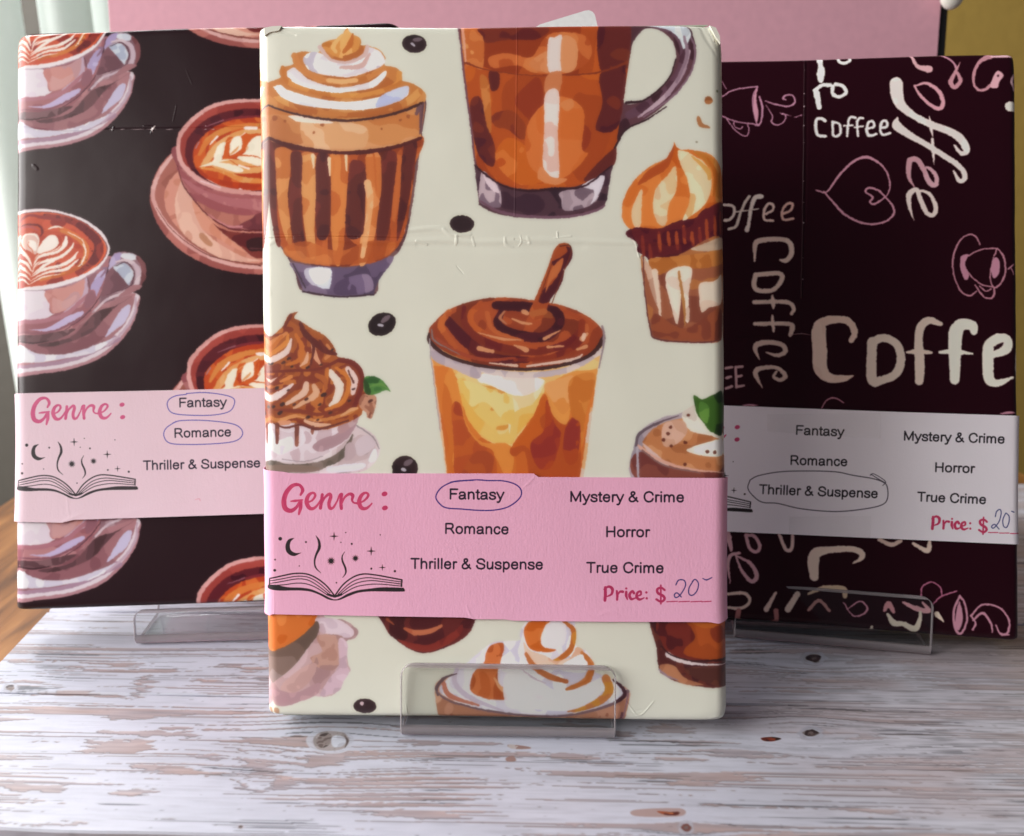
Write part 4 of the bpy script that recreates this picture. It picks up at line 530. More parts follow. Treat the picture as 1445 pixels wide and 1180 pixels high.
# ---------------------------------------------------------------- building helpers
def tag(o, label=None, cat=None, group=None, kind=None):
    for k, v in (('label', label), ('category', cat), ('group', group), ('kind', kind)):
        if v: o[k] = v
    return o
def empty(name, loc=(0, 0, 0)):
    o = bpy.data.objects.new(name, None); COL.objects.link(o); o.location = loc; o.empty_display_size = .02; return o
def mesh(name, V, F, mat, parent=None, smooth=False, uv=None, M=None):
    me = bpy.data.meshes.new(name); me.from_pydata([tuple(v) for v in V], [], F); me.validate(); me.update()
    if uv is not None:
        L = me.uv_layers.new(name='UVMap'); vi = np.zeros(len(me.loops), int); me.loops.foreach_get('vertex_index', vi); L.data.foreach_set('uv', np.asarray(uv, np.float32)[vi].ravel())
    if smooth: me.polygons.foreach_set('use_smooth', [True]*len(me.polygons))
    me.materials.append(mat); o = bpy.data.objects.new(name, me); COL.objects.link(o)
    if M is not None: o.matrix_world = M
    if parent: o.parent = parent; o.matrix_parent_inverse = parent.matrix_world.inverted() if M is not None else Matrix()
    return o
def box(name, x0, x1, y0, y1, z0, z1, mat, parent=None, bev=0, seg=2, M=None, uvf=None):
    bm = bmesh.new(); bmesh.ops.create_cube(bm, size=1)
    for v in bm.verts: v.co = ((x0+x1)/2+v.co.x*(x1-x0), (y0+y1)/2+v.co.y*(y1-y0), (z0+z1)/2+v.co.z*(z1-z0))
    if bev: bmesh.ops.bevel(bm, geom=bm.edges[:], offset=bev, segments=seg, affect='EDGES')
    if uvf:
        L = bm.loops.layers.uv.new('UVMap')
        for f in bm.faces:
            for l in f.loops: l[L].uv = uvf(l.vert.co)
    me = bpy.data.meshes.new(name); bm.to_mesh(me); bm.free(); me.materials.append(mat)
    o = bpy.data.objects.new(name, me); COL.objects.link(o)
    if parent: o.parent = parent
    if M is not None: o.matrix_world = M
    return o
def node_mat(name, rough=.5, col=(.5, .5, .5), spec=.5):
    m = bpy.data.materials.new(name); m.use_nodes = True; nt = m.node_tree; b = nt.nodes['Principled BSDF']
    b.inputs['Base Color'].default_value = (*col, 1); b.inputs['Roughness'].default_value = rough; b.inputs['Specular IOR Level'].default_value = spec
    return m, nt, b
def new_image(name, a, data=False):
    """turns a painted array into an image held in memory"""
    h, w = a.shape[:2]; px = np.ones((h, w, 4), np.float32); px[..., :3] = a if a.ndim == 3 else a[..., None]
    im = bpy.data.images.new(name, w, h, alpha=False, float_buffer=data); 
    if data: im.colorspace_settings.name = 'Non-Color'
    im.pixels.foreach_set(px[::-1].ravel()); im.update(); im.pack(); return im
def print_mat(name, cv, rough, spec, bump, coat=0, grain=0.0, grain_scale=900):
    m, nt, b = node_mat(name, rough, spec=spec); N = nt.nodes; L = nt.links
    t = N.new('ShaderNodeTexImage'); t.image = new_image(name+'_print', cv.finish()); t.extension = 'EXTEND'; t.interpolation = 'Cubic'; L.new(t.outputs[0], b.inputs['Base Color'])
    r = N.new('ShaderNodeTexImage'); r.image = new_image(name+'_relief', cv.relief*.25+.5, True); r.extension = 'EXTEND'; r.interpolation = 'Cubic'
    tc = N.new('ShaderNodeTexCoord'); n = N.new('ShaderNodeTexNoise'); n.inputs['Scale'].default_value = grain_scale; n.inputs['Detail'].default_value = 3; L.new(tc.outputs['Object'], n.inputs['Vector'])
    n2 = N.new('ShaderNodeTexNoise'); n2.inputs['Scale'].default_value = 38; n2.inputs['Detail'].default_value = 2; L.new(tc.outputs['Object'], n2.inputs['Vector'])
    a1 = N.new('ShaderNodeMath'); a1.operation = 'MULTIPLY_ADD'; L.new(n.outputs[0], a1.inputs[0]); a1.inputs[1].default_value = grain; L.new(r.outputs[0], a1.inputs[2])
    a2 = N.new('ShaderNodeMath'); a2.operation = 'MULTIPLY_ADD'; L.new(n2.outputs[0], a2.inputs[0]); a2.inputs[1].default_value = .5; L.new(a1.outputs[0], a2.inputs[2])
    bp = N.new('ShaderNodeBump'); bp.inputs['Strength'].default_value = 1; bp.inputs['Distance'].default_value = bump; L.new(a2.outputs[0], bp.inputs['Height']); L.new(bp.outputs[0], b.inputs['Normal'])
    if coat: b.inputs['Coat Weight'].default_value = coat; b.inputs['Coat Roughness'].default_value = .22; L.new(bp.outputs[0], b.inputs['Coat Normal'])
    return m
def mat4(fr):
    X, Y, Z, P = fr.X, -fr.N, fr.Z, fr.P
    return Matrix(((X[0], Y[0], Z[0], P[0]), (X[1], Y[1], Z[1], P[1]), (X[2], Y[2], Z[2], P[2]), (0, 0, 0, 1)))

# ---------------------------------------------------------------- the setting: table, floor, wall
def wood_mat():
    m, nt, b = node_mat('table_wood', .38); N = nt.nodes; L = nt.links
    tc = N.new('ShaderNodeTexCoord'); mp = N.new('ShaderNodeMapping'); mp.inputs['Scale'].default_value = (9, 1.1, 9); mp.inputs['Rotation'].default_value = (0, 0, -.25); L.new(tc.outputs['Object'], mp.inputs[0])
    n = N.new('ShaderNodeTexNoise'); n.inputs['Scale'].default_value = 9; n.inputs['Detail'].default_value = 8; n.inputs['Distortion'].default_value = .6; L.new(mp.outputs[0], n.inputs['Vector'])
    r = N.new('ShaderNodeValToRGB'); L.new(n.outputs[0], r.inputs[0]); e = r.color_ramp.elements
    e[0].position = .34; e[0].color = (.075, .026, .007, 1); e[1].position = .66; e[1].color = (.33, .145, .042, 1); q = e.new(.5); q.color = (.21, .082, .021, 1)
    L.new(r.outputs[0], b.inputs['Base Color']); bp = N.new('ShaderNodeBump'); bp.inputs['Distance'].default_value = .0004; L.new(n.outputs[0], bp.inputs['Height']); L.new(bp.outputs[0], b.inputs['Normal']); return m
WOOD = wood_mat(); TZ = -.0052
def plain(name, col, rough=.6, bumps=0, scale=40):
    m, nt, b = node_mat(name, rough, col); N = nt.nodes; L = nt.links
    tc = N.new('ShaderNodeTexCoord'); n = N.new('ShaderNodeTexNoise'); n.inputs['Scale'].default_value = scale; n.inputs['Detail'].default_value = 5; L.new(tc.outputs['Object'], n.inputs['Vector'])
    mx = N.new('ShaderNodeMix'); mx.data_type = 'RGBA'; L.new(n.outputs[0], mx.inputs[0]); mx.inputs[6].default_value = (*[c*.9 for c in col], 1); mx.inputs[7].default_value = (*[min(c*1.08, 1) for c in col], 1); L.new(mx.outputs[2], b.inputs['Base Color'])
    if bumps: bp = N.new('ShaderNodeBump'); bp.inputs['Distance'].default_value = bumps; L.new(n.outputs[0], bp.inputs['Height']); L.new(bp.outputs[0], b.inputs['Normal'])
    return m
# wooden table: left and right edges recede from the camera
t = empty('wooden_table', (0, .2, TZ)); tag(t, 'orange-brown wooden table under the whitewashed plank board', 'table')
a, b_ = on_table(0, 715, TZ), on_table(22, 701, TZ); sl = (b_-a)/(b_[1]-a[1]); c_ = on_table(1436, 655, TZ)
x0n, x0f = a[0]+sl[0]*(-.3-a[1]), a[0]+sl[0]*(.66-a[1])
V = []; 
for z in (TZ, TZ-.024): V += [(x0n, -.3, z), (c_[0]+.10, -.3, z), (c_[0]-.03, .66, z), (x0f, .66, z)]
V = [(x, y-.2, z-TZ) for x, y, z in V]
mesh('table_top', V, [(0, 1, 2, 3), (7, 6, 5, 4), (0, 4, 5, 1), (1, 5, 6, 2), (2, 6, 7, 3), (3, 7, 4, 0)], WOOD, t)
for lx, ly in ((-.25, -.2), (.35, -.2), (.28, .80), (-.22, .80)): box('leg', lx-.02, lx+.02, ly-.40, ly-.36, -.72, -.024, WOOD, t, .003)
tag(box('floor', -2.5, 2.5, -2, 3, -.80, -.745, plain('floor_carpet', (.16, .13, .11), .9, .002, 120)), kind='structure')
WALL = plain('ochre_wall_paint', (.46, .30, .065), .7, .0006, 60)
tag(box('wall', .05, 2.5, 1.10, 1.16, -.745, 2.0, WALL), kind='structure')
GREY = plain('shaded_wall_grey_brown', (.085, .075, .062), .7, .0006, 60)  # this wall lies in shade; the darkness is put into its colour
tag(box('side_wall', -2.5, .045, 1.10, 1.16, -.745, 2.0, GREY), kind='structure')

# curtain of pale pleats, hanging left of the pink card
def curtain():
    c = empty('window_curtain', (-.45, .60, -.2)); tag(c, 'pale mint-white pleated curtain hanging behind the left book', 'curtain')
    m, nt, b = node_mat('curtain_cloth', .8, (.84, .88, .86)); N = nt.nodes; tl = N.new('ShaderNodeBsdfTranslucent'); tl.inputs[0].default_value = (.88, .93, .90, 1); ms = N.new('ShaderNodeMixShader'); ms.inputs[0].default_value = .5; nt.links.new(b.outputs[0], ms.inputs[1]); nt.links.new(tl.outputs[0], ms.inputs[2]); nt.links.new(ms.outputs[0], N['Material Output'].inputs[0])
    tc = N.new('ShaderNodeTexCoord'); n = N.new('ShaderNodeTexWave'); n.inputs['Scale'].default_value = 260; n.bands_direction = 'Z'; nt.links.new(tc.outputs['Object'], n.inputs['Vector']); bp = N.new('ShaderNodeBump'); bp.inputs['Distance'].default_value = .0002; nt.links.new(n.outputs[0], bp.inputs['Height']); nt.links.new(bp.outputs[0], b.inputs['Normal'])
    for px0, px1, y in ((-68, 27, .60), (51, 126, .62), (122, 215, .645)):
        X0 = on_depth(px0, 0, y)[0]; X1 = on_depth(px1, 0, y)[0]; n_ = 17; V = []; F = []
        for z in (-.70, .55):
            for i in range(n_):
                a = i/(n_-1); V.append((X0+(X1-X0)*a, y - .012*math.sin(math.pi*a)**.6 + .002*math.sin(a*9), z))
            for i in range(n_):
                a = 1-i/(n_-1); V.append((X0+(X1-X0)*a, y + .0015, z))
        k = 2*n_
        for i in range(k): F.append((i, (i+1) % k, k+(i+1) % k, k+i))
        F.append(tuple(range(k-1, -1, -1))); F.append(tuple(range(k, 2*k)))
        V = [(x+.45, yy-.60, z+.2) for x, yy, z in V]
        o = mesh('pleat', V, F, m, c, True); o.data.set_sharp_from_angle(angle=math.radians(40))
curtain()

# pink backdrop card with its dark backing board and clip
def backdrop():
    y = .475; lean = math.radians(7); p0 = on_depth(152, 0, y); p1 = on_depth(1328.5, 0, y); p2 = on_depth(1341.5, 0, y)
    ztop = .36; zr = p0[2]
    root = empty('backdrop_board', (0, y-.03, 0)); tag(root, 'pink card backdrop with a black edge standing behind the three books', 'backdrop')
    M = Matrix.Translation((0, y, zr)) @ Matrix.Rotation(-lean, 4, 'X')
    zb = (0-zr)/math.cos(lean)+.0012
    PINK = plain('pink_card', (.72, .37, .45), .75, .00004, 200); BLK = plain('black_backing', (.012, .011, .012), .5)
    bpy.context.view_layer.update()
    for nm, xa, xb, ya, yb, mt in (('pink_card', p0[0], p1[0], 0, .0015, PINK), ('backing_panel', p0[0]+.004, p2[0], .0018, .006, BLK)):
        o = box(nm, xa, xb, ya, yb, zb, .12, mt, root, .0003, 1); o.matrix_world = M
    k = empty('white_clip', tuple(M @ Vector((p1[0]+.004, 0, .0)))); tag(k, 'white rounded clip on the top right edge of the pink card', 'clip')
    W = plain('white_plastic', (.75, .73, .66), .3)
    kx, ky, kz = on_depth(1341, -6, y-.006)
    k.location = (kx, ky, kz)
    for nm, dy in (('jaw', -.002), ('jaw', .014)):
        bm = bmesh.new(); bmesh.ops.create_uvsphere(bm, u_segments=24, v_segments=14, radius=1)
        for v in bm.verts: v.co = (v.co.x*.0062, v.co.y*.0042+dy, v.co.z*.0072 if v.co.z < 0 else v.co.z*.016)
        me = bpy.data.meshes.new(nm); bm.to_mesh(me); bm.free(); me.materials.append(W); me.polygons.foreach_set('use_smooth', [True]*len(me.polygons)); o = bpy.data.objects.new(nm, me); COL.objects.link(o); o.parent = k
    o = box('spring', -.002, .002, -.003, .014, .010, .013, plain('spring_steel', (.4, .4, .4), .3), k, .0005)
backdrop()

# ---------------------------------------------------------------- the whitewashed plank board
BY = math.radians(-1.6)
class Ground(Frame):
    def __init__(s):
        s.X = np.array([math.cos(BY), math.sin(BY), 0]); s.Z = np.array([-math.sin(BY), math.cos(BY), 0]); s.N = np.array([0, 0, 1.]); s.P = np.zeros(3)
GR = Ground()
def art_board():
    c = Canvas(GR, -.46, .17, .46, .50, 3.6, 'ccd0de', BOARD_GAIN); h, w = c.h, c.w
    gx = np.linspace(-.46, .46, w)[None]; gy = np.linspace(.50, .17, h)[:, None]
    right = np.clip((gx-.02)/.14, 0, 1)*np.ones_like(gy); right = right*right*(3-2*right); right = np.clip(right + (noise(h, w, 160, 3)-.5)*.5, 0, 1)
    W_ = (noise(h, w, 300, 9, cy=60)-.5)*10                                   # the grain wanders a little
    def grain(cell, seed, cy, octs=1): n_ = noise(h, w, cell, seed, cy=cy, octs=octs); return n_[np.clip((np.arange(h)[:, None]+W_).astype(int), 0, h-1), np.arange(w)[None]]
    for kx, ky, kr in ((462, 1045, .011), (1144, 1034, .008), (1148, 928.5, .009), (15, 970, .006), (968, 1167, .005)):   # and flows round the knots
        u_, v_ = GR.uv(np.float64(kx), np.float64(ky)); ex = (gx-u_)/(kr*2.2); ey = (gy-v_)/(kr*.8); W_ = W_ + 3.6*c.res*.0011*np.clip(ey, -3, 3)*np.exp(-ex*ex-ey*ey*.5)*(kr/.008)
    far = np.clip((gy-.285)/.05, 0, 1)
    ed = noise(h, w, 6, 14, cy=2.5, octs=2); big = noise(h, w, 330, 15, cy=80, octs=2)
    # flaked patches: blunt ended, stretched along the grain
    v = .50*grain(150, 11, 11, 3) + .27*grain(60, 13, 7, 2) + .08*ed + (big-.5)*.34 + .14*grain(260, 12, 3, 2)
    m = np.clip((v-(.607-.03*far))/.006, 0, 1)
    # long thin scratches in the paint
    v1 = .66*grain(240, 17, 2.2, 2) + .10*ed + (noise(h, w, 200, 18, cy=26, octs=2)-.5)*.55 + .17; m1 = np.clip((v1-(.698-.06*right-.04*far))/.01, 0, 1)
    m = np.maximum(m*(1-.55*right), m1*(.95-.35*right))[..., None]
    # large bare patches seen left of the front book
    pm = np.zeros((h, w), np.float32); c.at(0, 0, 1)
    for p in ('132,1043 170,1045 205,1040 216,1048 208,1060 120,1061 128,1052', '146,1030 200,1029 245,1033 268,1030 276,1040 240,1037 200,1038 150,1033', '163,1003 190,1005 230,1004 214,1014 166,1016 160,1018', '163,1116 190,1110 215,1112 222,1118 195,1122 162,1119', '202,955 216,956 205,975 186,985 182,985', '320,1053 350,1056 410,1058 412,1060 360,1058 322,1055', '340,1068 378,1076 396,1092 370,1092 352,1080', '385,1097 410,1098 420,1106 400,1113 384,1110', '276,1065 304,1064 304,1070 280,1069', '0,1103 50,1106 90,1108 80,1117 0,1111', '340,1087 348,1110 375,1114 343,1114 337,1090', '60,1160 120,1158 118,1163 50,1164', '430,1070 480,1062 482,1076 440,1083', '545,1145 600,1143 655,1152 640,1155 548,1151'):
        cv = c.cover([c.shape(p)])
        if cv: k_, x0, y0, x1, y1 = cv; pm[y0:y1, x0:x1] = np.maximum(pm[y0:y1, x0:x1], k_)
    jx = (noise(h, w, 30, 51, cy=3, octs=3)-.5)*46; jy = (noise(h, w, 14, 52, cy=5, octs=2)-.5)*8
    pm = pm[np.clip((np.arange(h)[:, None]+jy).astype(int), 0, h-1), np.clip((np.arange(w)[None]+jx).astype(int), 0, w-1)]
    m = np.maximum(m, (pm > .5)[..., None]*.95)
    paint = np.array([207, 209, 221], np.float32)*(.955 + .09*grain(150, 31, 18, 3))[..., None]
    paint += ((noise(h, w, 30, 36, cy=5, octs=3)-.5)*10)[..., None]
    worn = grain(85, 33, 1.7, 2)*.5 + grain(26, 38, 2.2, 2)*.5
    paint = paint*(1-right[..., None]*.30) + np.array([196, 182, 178])*right[..., None]*.30
    paint *= (1-(.05+.19*right)*np.clip((worn-.5)*4.5, 0, 1))[..., None]; paint += (right*16*np.clip((.47-worn)*5, 0, 1))[..., None]
    pinkish = np.clip((noise(h, w, 180, 37, cy=34, octs=2)-.45)*4, 0, 1)[..., None]*right[..., None]*.5; paint = paint*(1-pinkish)+np.array([186, 164, 162])*pinkish*(.92+.16*worn[..., None])
    bare = np.array([177, 161, 161], np.float32)*(.86 + .28*grain(40, 34, 1.8, 2))[..., None]; bare += (noise(h, w, 60, 35, cy=8)[..., None]-.5)*np.array([16, 2, -8])
    img = (paint*(1-m) + bare*m)*(1+.07*right[..., None]); m0 = m[..., 0]  # right part lightened in the colour to offset the window lamp's falloff
    edge = np.clip(m0-np.roll(m0, -1, 0), 0, 1); img *= (1-.28*edge)[..., None]; e2 = np.clip(np.roll(m0, 1, 1)-m0, 0, 1)+np.clip(np.roll(m0, -1, 1)-m0, 0, 1); img *= (1-.16*np.clip(e2, 0, 1))[..., None]
    crack = grain(190, 41, 1.3); cr = np.clip((crack*.7+.3*noise(h, w, 80, 42, cy=30)-.79+.02*right)/.02, 0, 1); img *= (1-.40*cr)[..., None]
    tick = np.clip((noise(h, w, 16, 43, cy=1.6)-.955)/.02, 0, 1); img *= (1-.3*tick)[..., None]
    c.img = img.astype(np.float32); c.relief = (-.7*m0 - 1.0*cr + (.5-worn)*(.25+.7*right)).astype(np.float32)
    c.soften(.45, 1); f = c.f; c.at(0, 0, 1)
    def knot(x, y, rx, ry, hole='6a5a56 8a7a76 54464a'):
        a = np.linspace(0, 2*np.pi, 15)[:-1]; rs = np.random.RandomState(int(x))
        q = lambda k, j: np.stack([x+rx*k*np.cos(a)*(1+rs.uniform(-j, j, 14)), y+ry*k*np.sin(a)*(1+rs.uniform(-j, j, 14))], -1)
        f(q(2.1, .16), 'a9a4aa', alpha=.45); f(q(2.0, .16), 'bfc0cc c9ccd8', ns=20, alpha=.7); f(q(1.5, .2), 'a29c9e', alpha=.5); f(q(1.4, .2), 'b9b6be c6c9d4', ns=14, alpha=.8); f(q(1.1, .25), '8c8280'); f(q(1.05, .2), hole, ns=6); f(q(.5, .3), '4a3d3e 7a6c68', ns=4)
    f('432,1044 444,1031 466,1027 488,1031 500,1044 488,1060 464,1063 442,1058', 'bdbec9 c9ccd7', ns=12, alpha=.8)
    f('442,1044 450,1034 466,1031 486,1034 493,1045 484,1056 464,1059 448,1056', '958c8a a9a19f', ns=4); f('447,1044 453,1036 464,1034 469,1040 465,1050 455,1055 448,1051', '6a5c58 8f8480 4e4240 7c706c', ns=3); f('468,1041 476,1037 486,1040 489,1046 482,1053 470,1053', 'cdd0da b9bac4', ns=6); f('486,1037 492,1045 486,1056 489,1046', '5a4a48')
    knot(1144, 1034, 9, 4.5, '3a2c2c 5e4c4a'); knot(1148, 928.5, 9, 5, '32262a 4a3a3c'); knot(15, 970, 6, 3.5); knot(968, 1167, 6, 5, '7a4a44 9a7a74'); knot(340, 1166, 3, 2)
    f('1074,1041 1090,1039.5 1102,1042 1090,1045.5 1078,1045', '2c1412 6a2a20', ns=5); f('1082,1042 1094,1041.5 1092,1044', 'a04a30')
    f('896,1142 960,1140 960,1151 898,1151', 'b59c98'); f('927,1144 945,1145 958,1145 955,1149.5 938,1149', '5a2418 a05030', ns=5); f('938,1146 950,1146 948,1148', 'c87848')
    for p in ('718,1050 745,1053 748,1056 722,1056', '714,1069 724,1066 728,1073 716,1074'): f(p, 'a08078 c4b8b4', ns=4)
    return c
BOARD_ART = art_board()
def board_mat():
    m = print_mat('whitewashed_wood', BOARD_ART, .42, .5, .00035, 0, .08, 700); return m
def board():
    root = empty('plank_board', (0, .17, 0)); tag(root, 'whitewashed plank board with peeling paint under the three books', 'board'); m = board_mat(); c = BOARD_ART
    inv = Matrix.Rotation(BY, 4, 'Z')
    xl = []
    for q in ((0, 935), (70, 861)): g = on_table(*q); xl.append((g@GR.Z, g@GR.X))
    f0 = on_table(0, 1172)@GR.Z; f0 = min(f0, .1895)
    ys = [f0, .2005-.0078, .2515, .3100, .3690, .4270, .4840]
    ys = [f0, .2510, .3095, .3685, .4270, .4840]
    k = (xl[1][1]-xl[0][1])/(xl[1][0]-xl[0][0])
    for i in range(len(ys)-1):
        y0, y1 = ys[i]+.0005, ys[i+1]-.0005; bm = bmesh.new(); nx = 60
        X = lambda y: xl[0][1]+k*(y-xl[0][0])
        rows = [(y0, -.0048), (y0, -.0006), (y0+.0005, 0), (y0+.012, 0), ((y0+y1)/2, 0), (y1-.012, 0), (y1-.0005, 0), (y1, -.0006), (y1, -.0048)]
        rs = random.Random(i); V = []; F = []
        for (y, z) in rows:
            for j in range(nx+1):
                a = j/nx; wob = .00035*math.sin(a*37+i*2)+.0002*math.sin(a*91+y*9) if z > -.004 and abs(y-(y0+y1)/2) > .02 and y not in () else 0
                V.append((X(y)+(.43-X(y))*a, y+wob*(1 if y < (y0+y1)/2 else -1)*.8, z))
        R = len(rows)
        for r in range(R-1):
            for j in range(nx): q = r*(nx+1)+j; F.append((q, q+1, q+nx+2, q+nx+1))
        F.append(tuple(r*(nx+1) for r in range(R))); F.append(tuple(r*(nx+1)+nx for r in range(R-1, -1, -1))); q = (R-1)*(nx+1)
        for j in range(nx): F.append((q+j, q+j+1, j+1, j))
        uv = [((x-c.u0)/(c.u1-c.u0), (y-c.v0)/(c.v1-c.v0)) for x, y, z in V]
        o = mesh('plank', V, F, m, None, False, uv); o.matrix_world = inv; o.parent = root; o.matrix_parent_inverse = Matrix.Translation((0, -.17, 0))
board()

# ---------------------------------------------------------------- wrapped books
def perimeter(W, T, r, n=7, off=0.0, step=.004):
    """closed loop round a book seen from above: (x, depth, arc position u) with u = x on the front"""
    P = []; rr = r+off
    q = math.pi/2*r
    def arc(cx, cy, a0, a1, u0, u1):
        for i in range(n+1): a = a0+(a1-a0)*i/n; P.append((cx+rr*math.cos(a), cy+rr*math.sin(a), u0+(u1-u0)*i/n))
    # start mid back, run along the left side, the front, the right side, and back
    for i in range(6): P.append((W/2-(W/2-r)*i/6, T+off, -q*2-(T-2*r)-r+0 - (W/2-r)*(1-i/6)+r))
    arc(r, T-r, math.pi/2, math.pi, r-q-(T-2*r)-q, r-q-(T-2*r)); arc(r, r, math.pi, 1.5*math.pi, r-q, r)
    k = max(int((W-2*r)/step), 2)
    for i in range(1, k): x = r+(W-2*r)*i/k; P.append((x, -off, x))
    arc(W-r, r, -math.pi/2, 0, W-r, W-r+q); arc(W-r, T-r, 0, math.pi/2, W-r+q+T-2*r, W-r+2*q+T-2*r)
    for i in range(1, 7): P.append((W-r-(W/2-r)*i/6, T+off, W-r+2*q+T-2*r+(W/2-r)*i/6))
    return P[:-1] if abs(P[-1][0]-P[0][0]) < 1e-6 else P
def wob(x, y, z, s=0):
    return math.sin(x*71+s)*math.cos(z*53+s*2)*.5 + math.sin(x*150+z*90+s*3)*.3 + math.sin(z*210-x*40+s)*.2
def book_body(fr, cv, mat, root, r, seed, pinch):
    W, H, T = fr.W, fr.H, fr.T; P = perimeter(W, T, r); n = len(P); V = []; UV = []; F = []
    zs = [0, .0002, .0007, .0015, .003]+[.004+(H-.008)*i/54 for i in range(55)]+[H-.003, H-.0015, H-.0007, H-.0002, H]
    for z in zs:
        e = min(z, H-z); ins = .0014*(1-math.sqrt(max(0, 1-(1-min(e/.0015, 1))**2)))
        for x, y, u in P:
            cx = (W/2-x)/(W/2); cy = (T/2-y)/(T/2); px = sum(a*math.exp(-((z-z0)/sz)**2) for side, z0, sz, a in pinch if (side > 0) == (x > W/2))
            front = max(0, 1-y/r) if y < r else 0
            dx = cx*(ins+px) + .00012*wob(z*2, 0, z, seed+(x > W/2)*3); dy = cy*ins*1.2 + .00016*wob(x, 0, z, seed)*front + abs(px)*.5*front*(abs(cx) > .9)
            sx, sz = shift(fr, x, z)
            V.append((x+dx+sx, y+dy, z + sz + .00025*math.sin(x*60+seed)*(1 if z > H/2 else -.7)*(1-min(e/.003, 1)))); UV.append(((u+sx-cv.u0)/(cv.u1-cv.u0), (z+sz-cv.v0)/(cv.v1-cv.v0)))
    m = len(zs)
    for i in range(m-1):
        for j in range(n): F.append((i*n+j, i*n+(j+1) % n, (i+1)*n+(j+1) % n, (i+1)*n+j))
    F.append(tuple(range(n-1, -1, -1))); F.append(tuple((m-1)*n+j for j in range(n)))
    o = mesh('wrapping_paper', V, F, mat, root, True, UV); o.data.set_sharp_from_angle(angle=math.radians(50)); return o
def end_flaps(fr, root, col):
    """the folded paper ends on the top and bottom of a parcel"""
    W, H, T = fr.W, fr.H, fr.T; m, nt, b = node_mat('flap_paper', .4, col)
    for z, sg in ((H, 1), (0, -1)):
        z = z + shift(fr, W/2, z)[1]
        for pol in (((.004, .003), (W-.004, .003), (W-.004-T*.5, T*.62), (.004+T*.5, T*.62)), ((.003, .0035), (.003, T-.0035), (T*.55, T*.5)), ((W-.003, T-.0035), (W-.003, .0035), (W-T*.55, T*.5))):
            k = len(pol); h0, h1 = (.0001, .0004) if k == 4 else (-.0001, .00022)
            V = [(x, y, z+sg*h0) for x, y in pol]+[(x, y, z+sg*h1) for x, y in pol]; F = [tuple(range(k)), tuple(range(2*k-1, k-1, -1))]+[(i, (i+1) % k, k+(i+1) % k, k+i) for i in range(k)]
            mesh('paper_flap', V, F, m, root)
def paper_band(fr, cv, mat, root, r, top, bot, off, seed):
    W, T = fr.W, fr.T
    tu = np.array([fr.uv(*map(np.float64, p)) for p in top]); bu = np.array([fr.uv(*map(np.float64, p)) for p in bot])
    P = perimeter(W, T, r, 8, off, .0016); n = len(P); V = []; UV = []; F = []; R = 9; tk = .00022
    for lay in (0, 1):
        for i in range(R+1):
            for x, y, u in P:
                sx = shift(fr, x, .06)[0]; u = u+sx
                zt = np.interp(u, tu[:, 0], tu[:, 1]); zb = np.interp(u, bu[:, 0], bu[:, 1]); z = zb+(zt-zb)*i/R
                nx, ny = (x-W/2)/(W/2), (y-T/2)/(T/2); g = .00013*wob(x*1.3, 0, z, seed) + .0002*(abs(i/R-.5)*2)**6
                if abs(nx) > .9: nx = math.copysign(1, nx)
                else: nx = 0
                ny = -1 if y < r*.6 else (1 if y > T-r*.6 else 0); d = g-lay*tk
                V.append((x+sx+nx*d, y+ny*d, z)); UV.append(((u-cv.u0)/(cv.u1-cv.u0), (z-cv.v0)/(cv.v1-cv.v0)))
    L = (R+1)*n
    for lay in (0, 1):
        for i in range(R):
            for j in range(n): a, b, c, d = i*n+j, i*n+(j+1) % n, (i+1)*n+(j+1) % n, (i+1)*n+j; F.append(tuple(lay*L+q for q in ((a, b, c, d) if lay == 0 else (d, c, b, a))))
    for j in range(n): k = (j+1) % n; F.append((j, L+j, L+k, k)); F.append((R*n+j, R*n+k, L+R*n+k, L+R*n+j))
    o = mesh('genre_band', V, F, mat, root, True, UV); o.data.set_sharp_from_angle(angle=math.radians(50)); return o
def patch(name, fr, px, d0, d1, mat, root):
    q = np.array([fr.uv(*map(np.float64, p)) for p in px]); k = len(q); V = [(u, -d0, v) for u, v in q]+[(u, -d1, v) for u, v in q]
    return mesh(name, V, [tuple(range(k)), tuple(range(2*k-1, k-1, -1))]+[(i, (i+1) % k, k+(i+1) % k, k+i) for i in range(k)], mat, root)
BOOKS = (
    (FRONT, art_front, art_band_front, 'cream wrapped book printed with coffee drinks, foremost of the three', .0040, 1, [(1, .230, .006, .0016), (-1, .231, .003, .0010), (1, 0, .003, .0006)], (.5, .52, .42),
     [(360, 660), (377, 663.5), (404, 666), (411, 668), (754, 668), (756.5, 673), (1022, 674.5), (1040, 675)], [(360, 864), (383.5, 868.4), (386, 866), (658, 870.7), (668, 873), (714, 873.2), (722, 875), (859.5, 876.5), (1000, 877), (1012, 879.5), (1024, 876), (1040, 872)], .0007),
    (LEFT, art_left, art_band_left, 'dark brown wrapped book with latte cups, left behind the cream book', .0055, 4, [(-1, .2295, .003, .0008)], (.04, .02, .02),
     [(0, 556), (25, 555.5), (200, 552), (373, 548), (563, 544)], [(0, 736.5), (22, 736), (89, 737.6), (105, 733.5), (371, 725), (563, 720)], .0008),
    (RIGHT, art_right, art_band_right, 'dark plum wrapped book lettered with the word coffee, at right', .0028, 7, [(1, .2295, .003, .0005)], (.03, .008, .012),
     [(870, 567), (1023.5, 572.6), (1248, 581), (1436, 587), (1460, 588)], [(870, 743), (1024.5, 750), (1436, 768.3), (1460, 769)], .0005))
TAPE, nt_, b_t = node_mat('clear_tape', .28, (.80, .78, .72)); b_t.inputs['Alpha'].default_value = .03
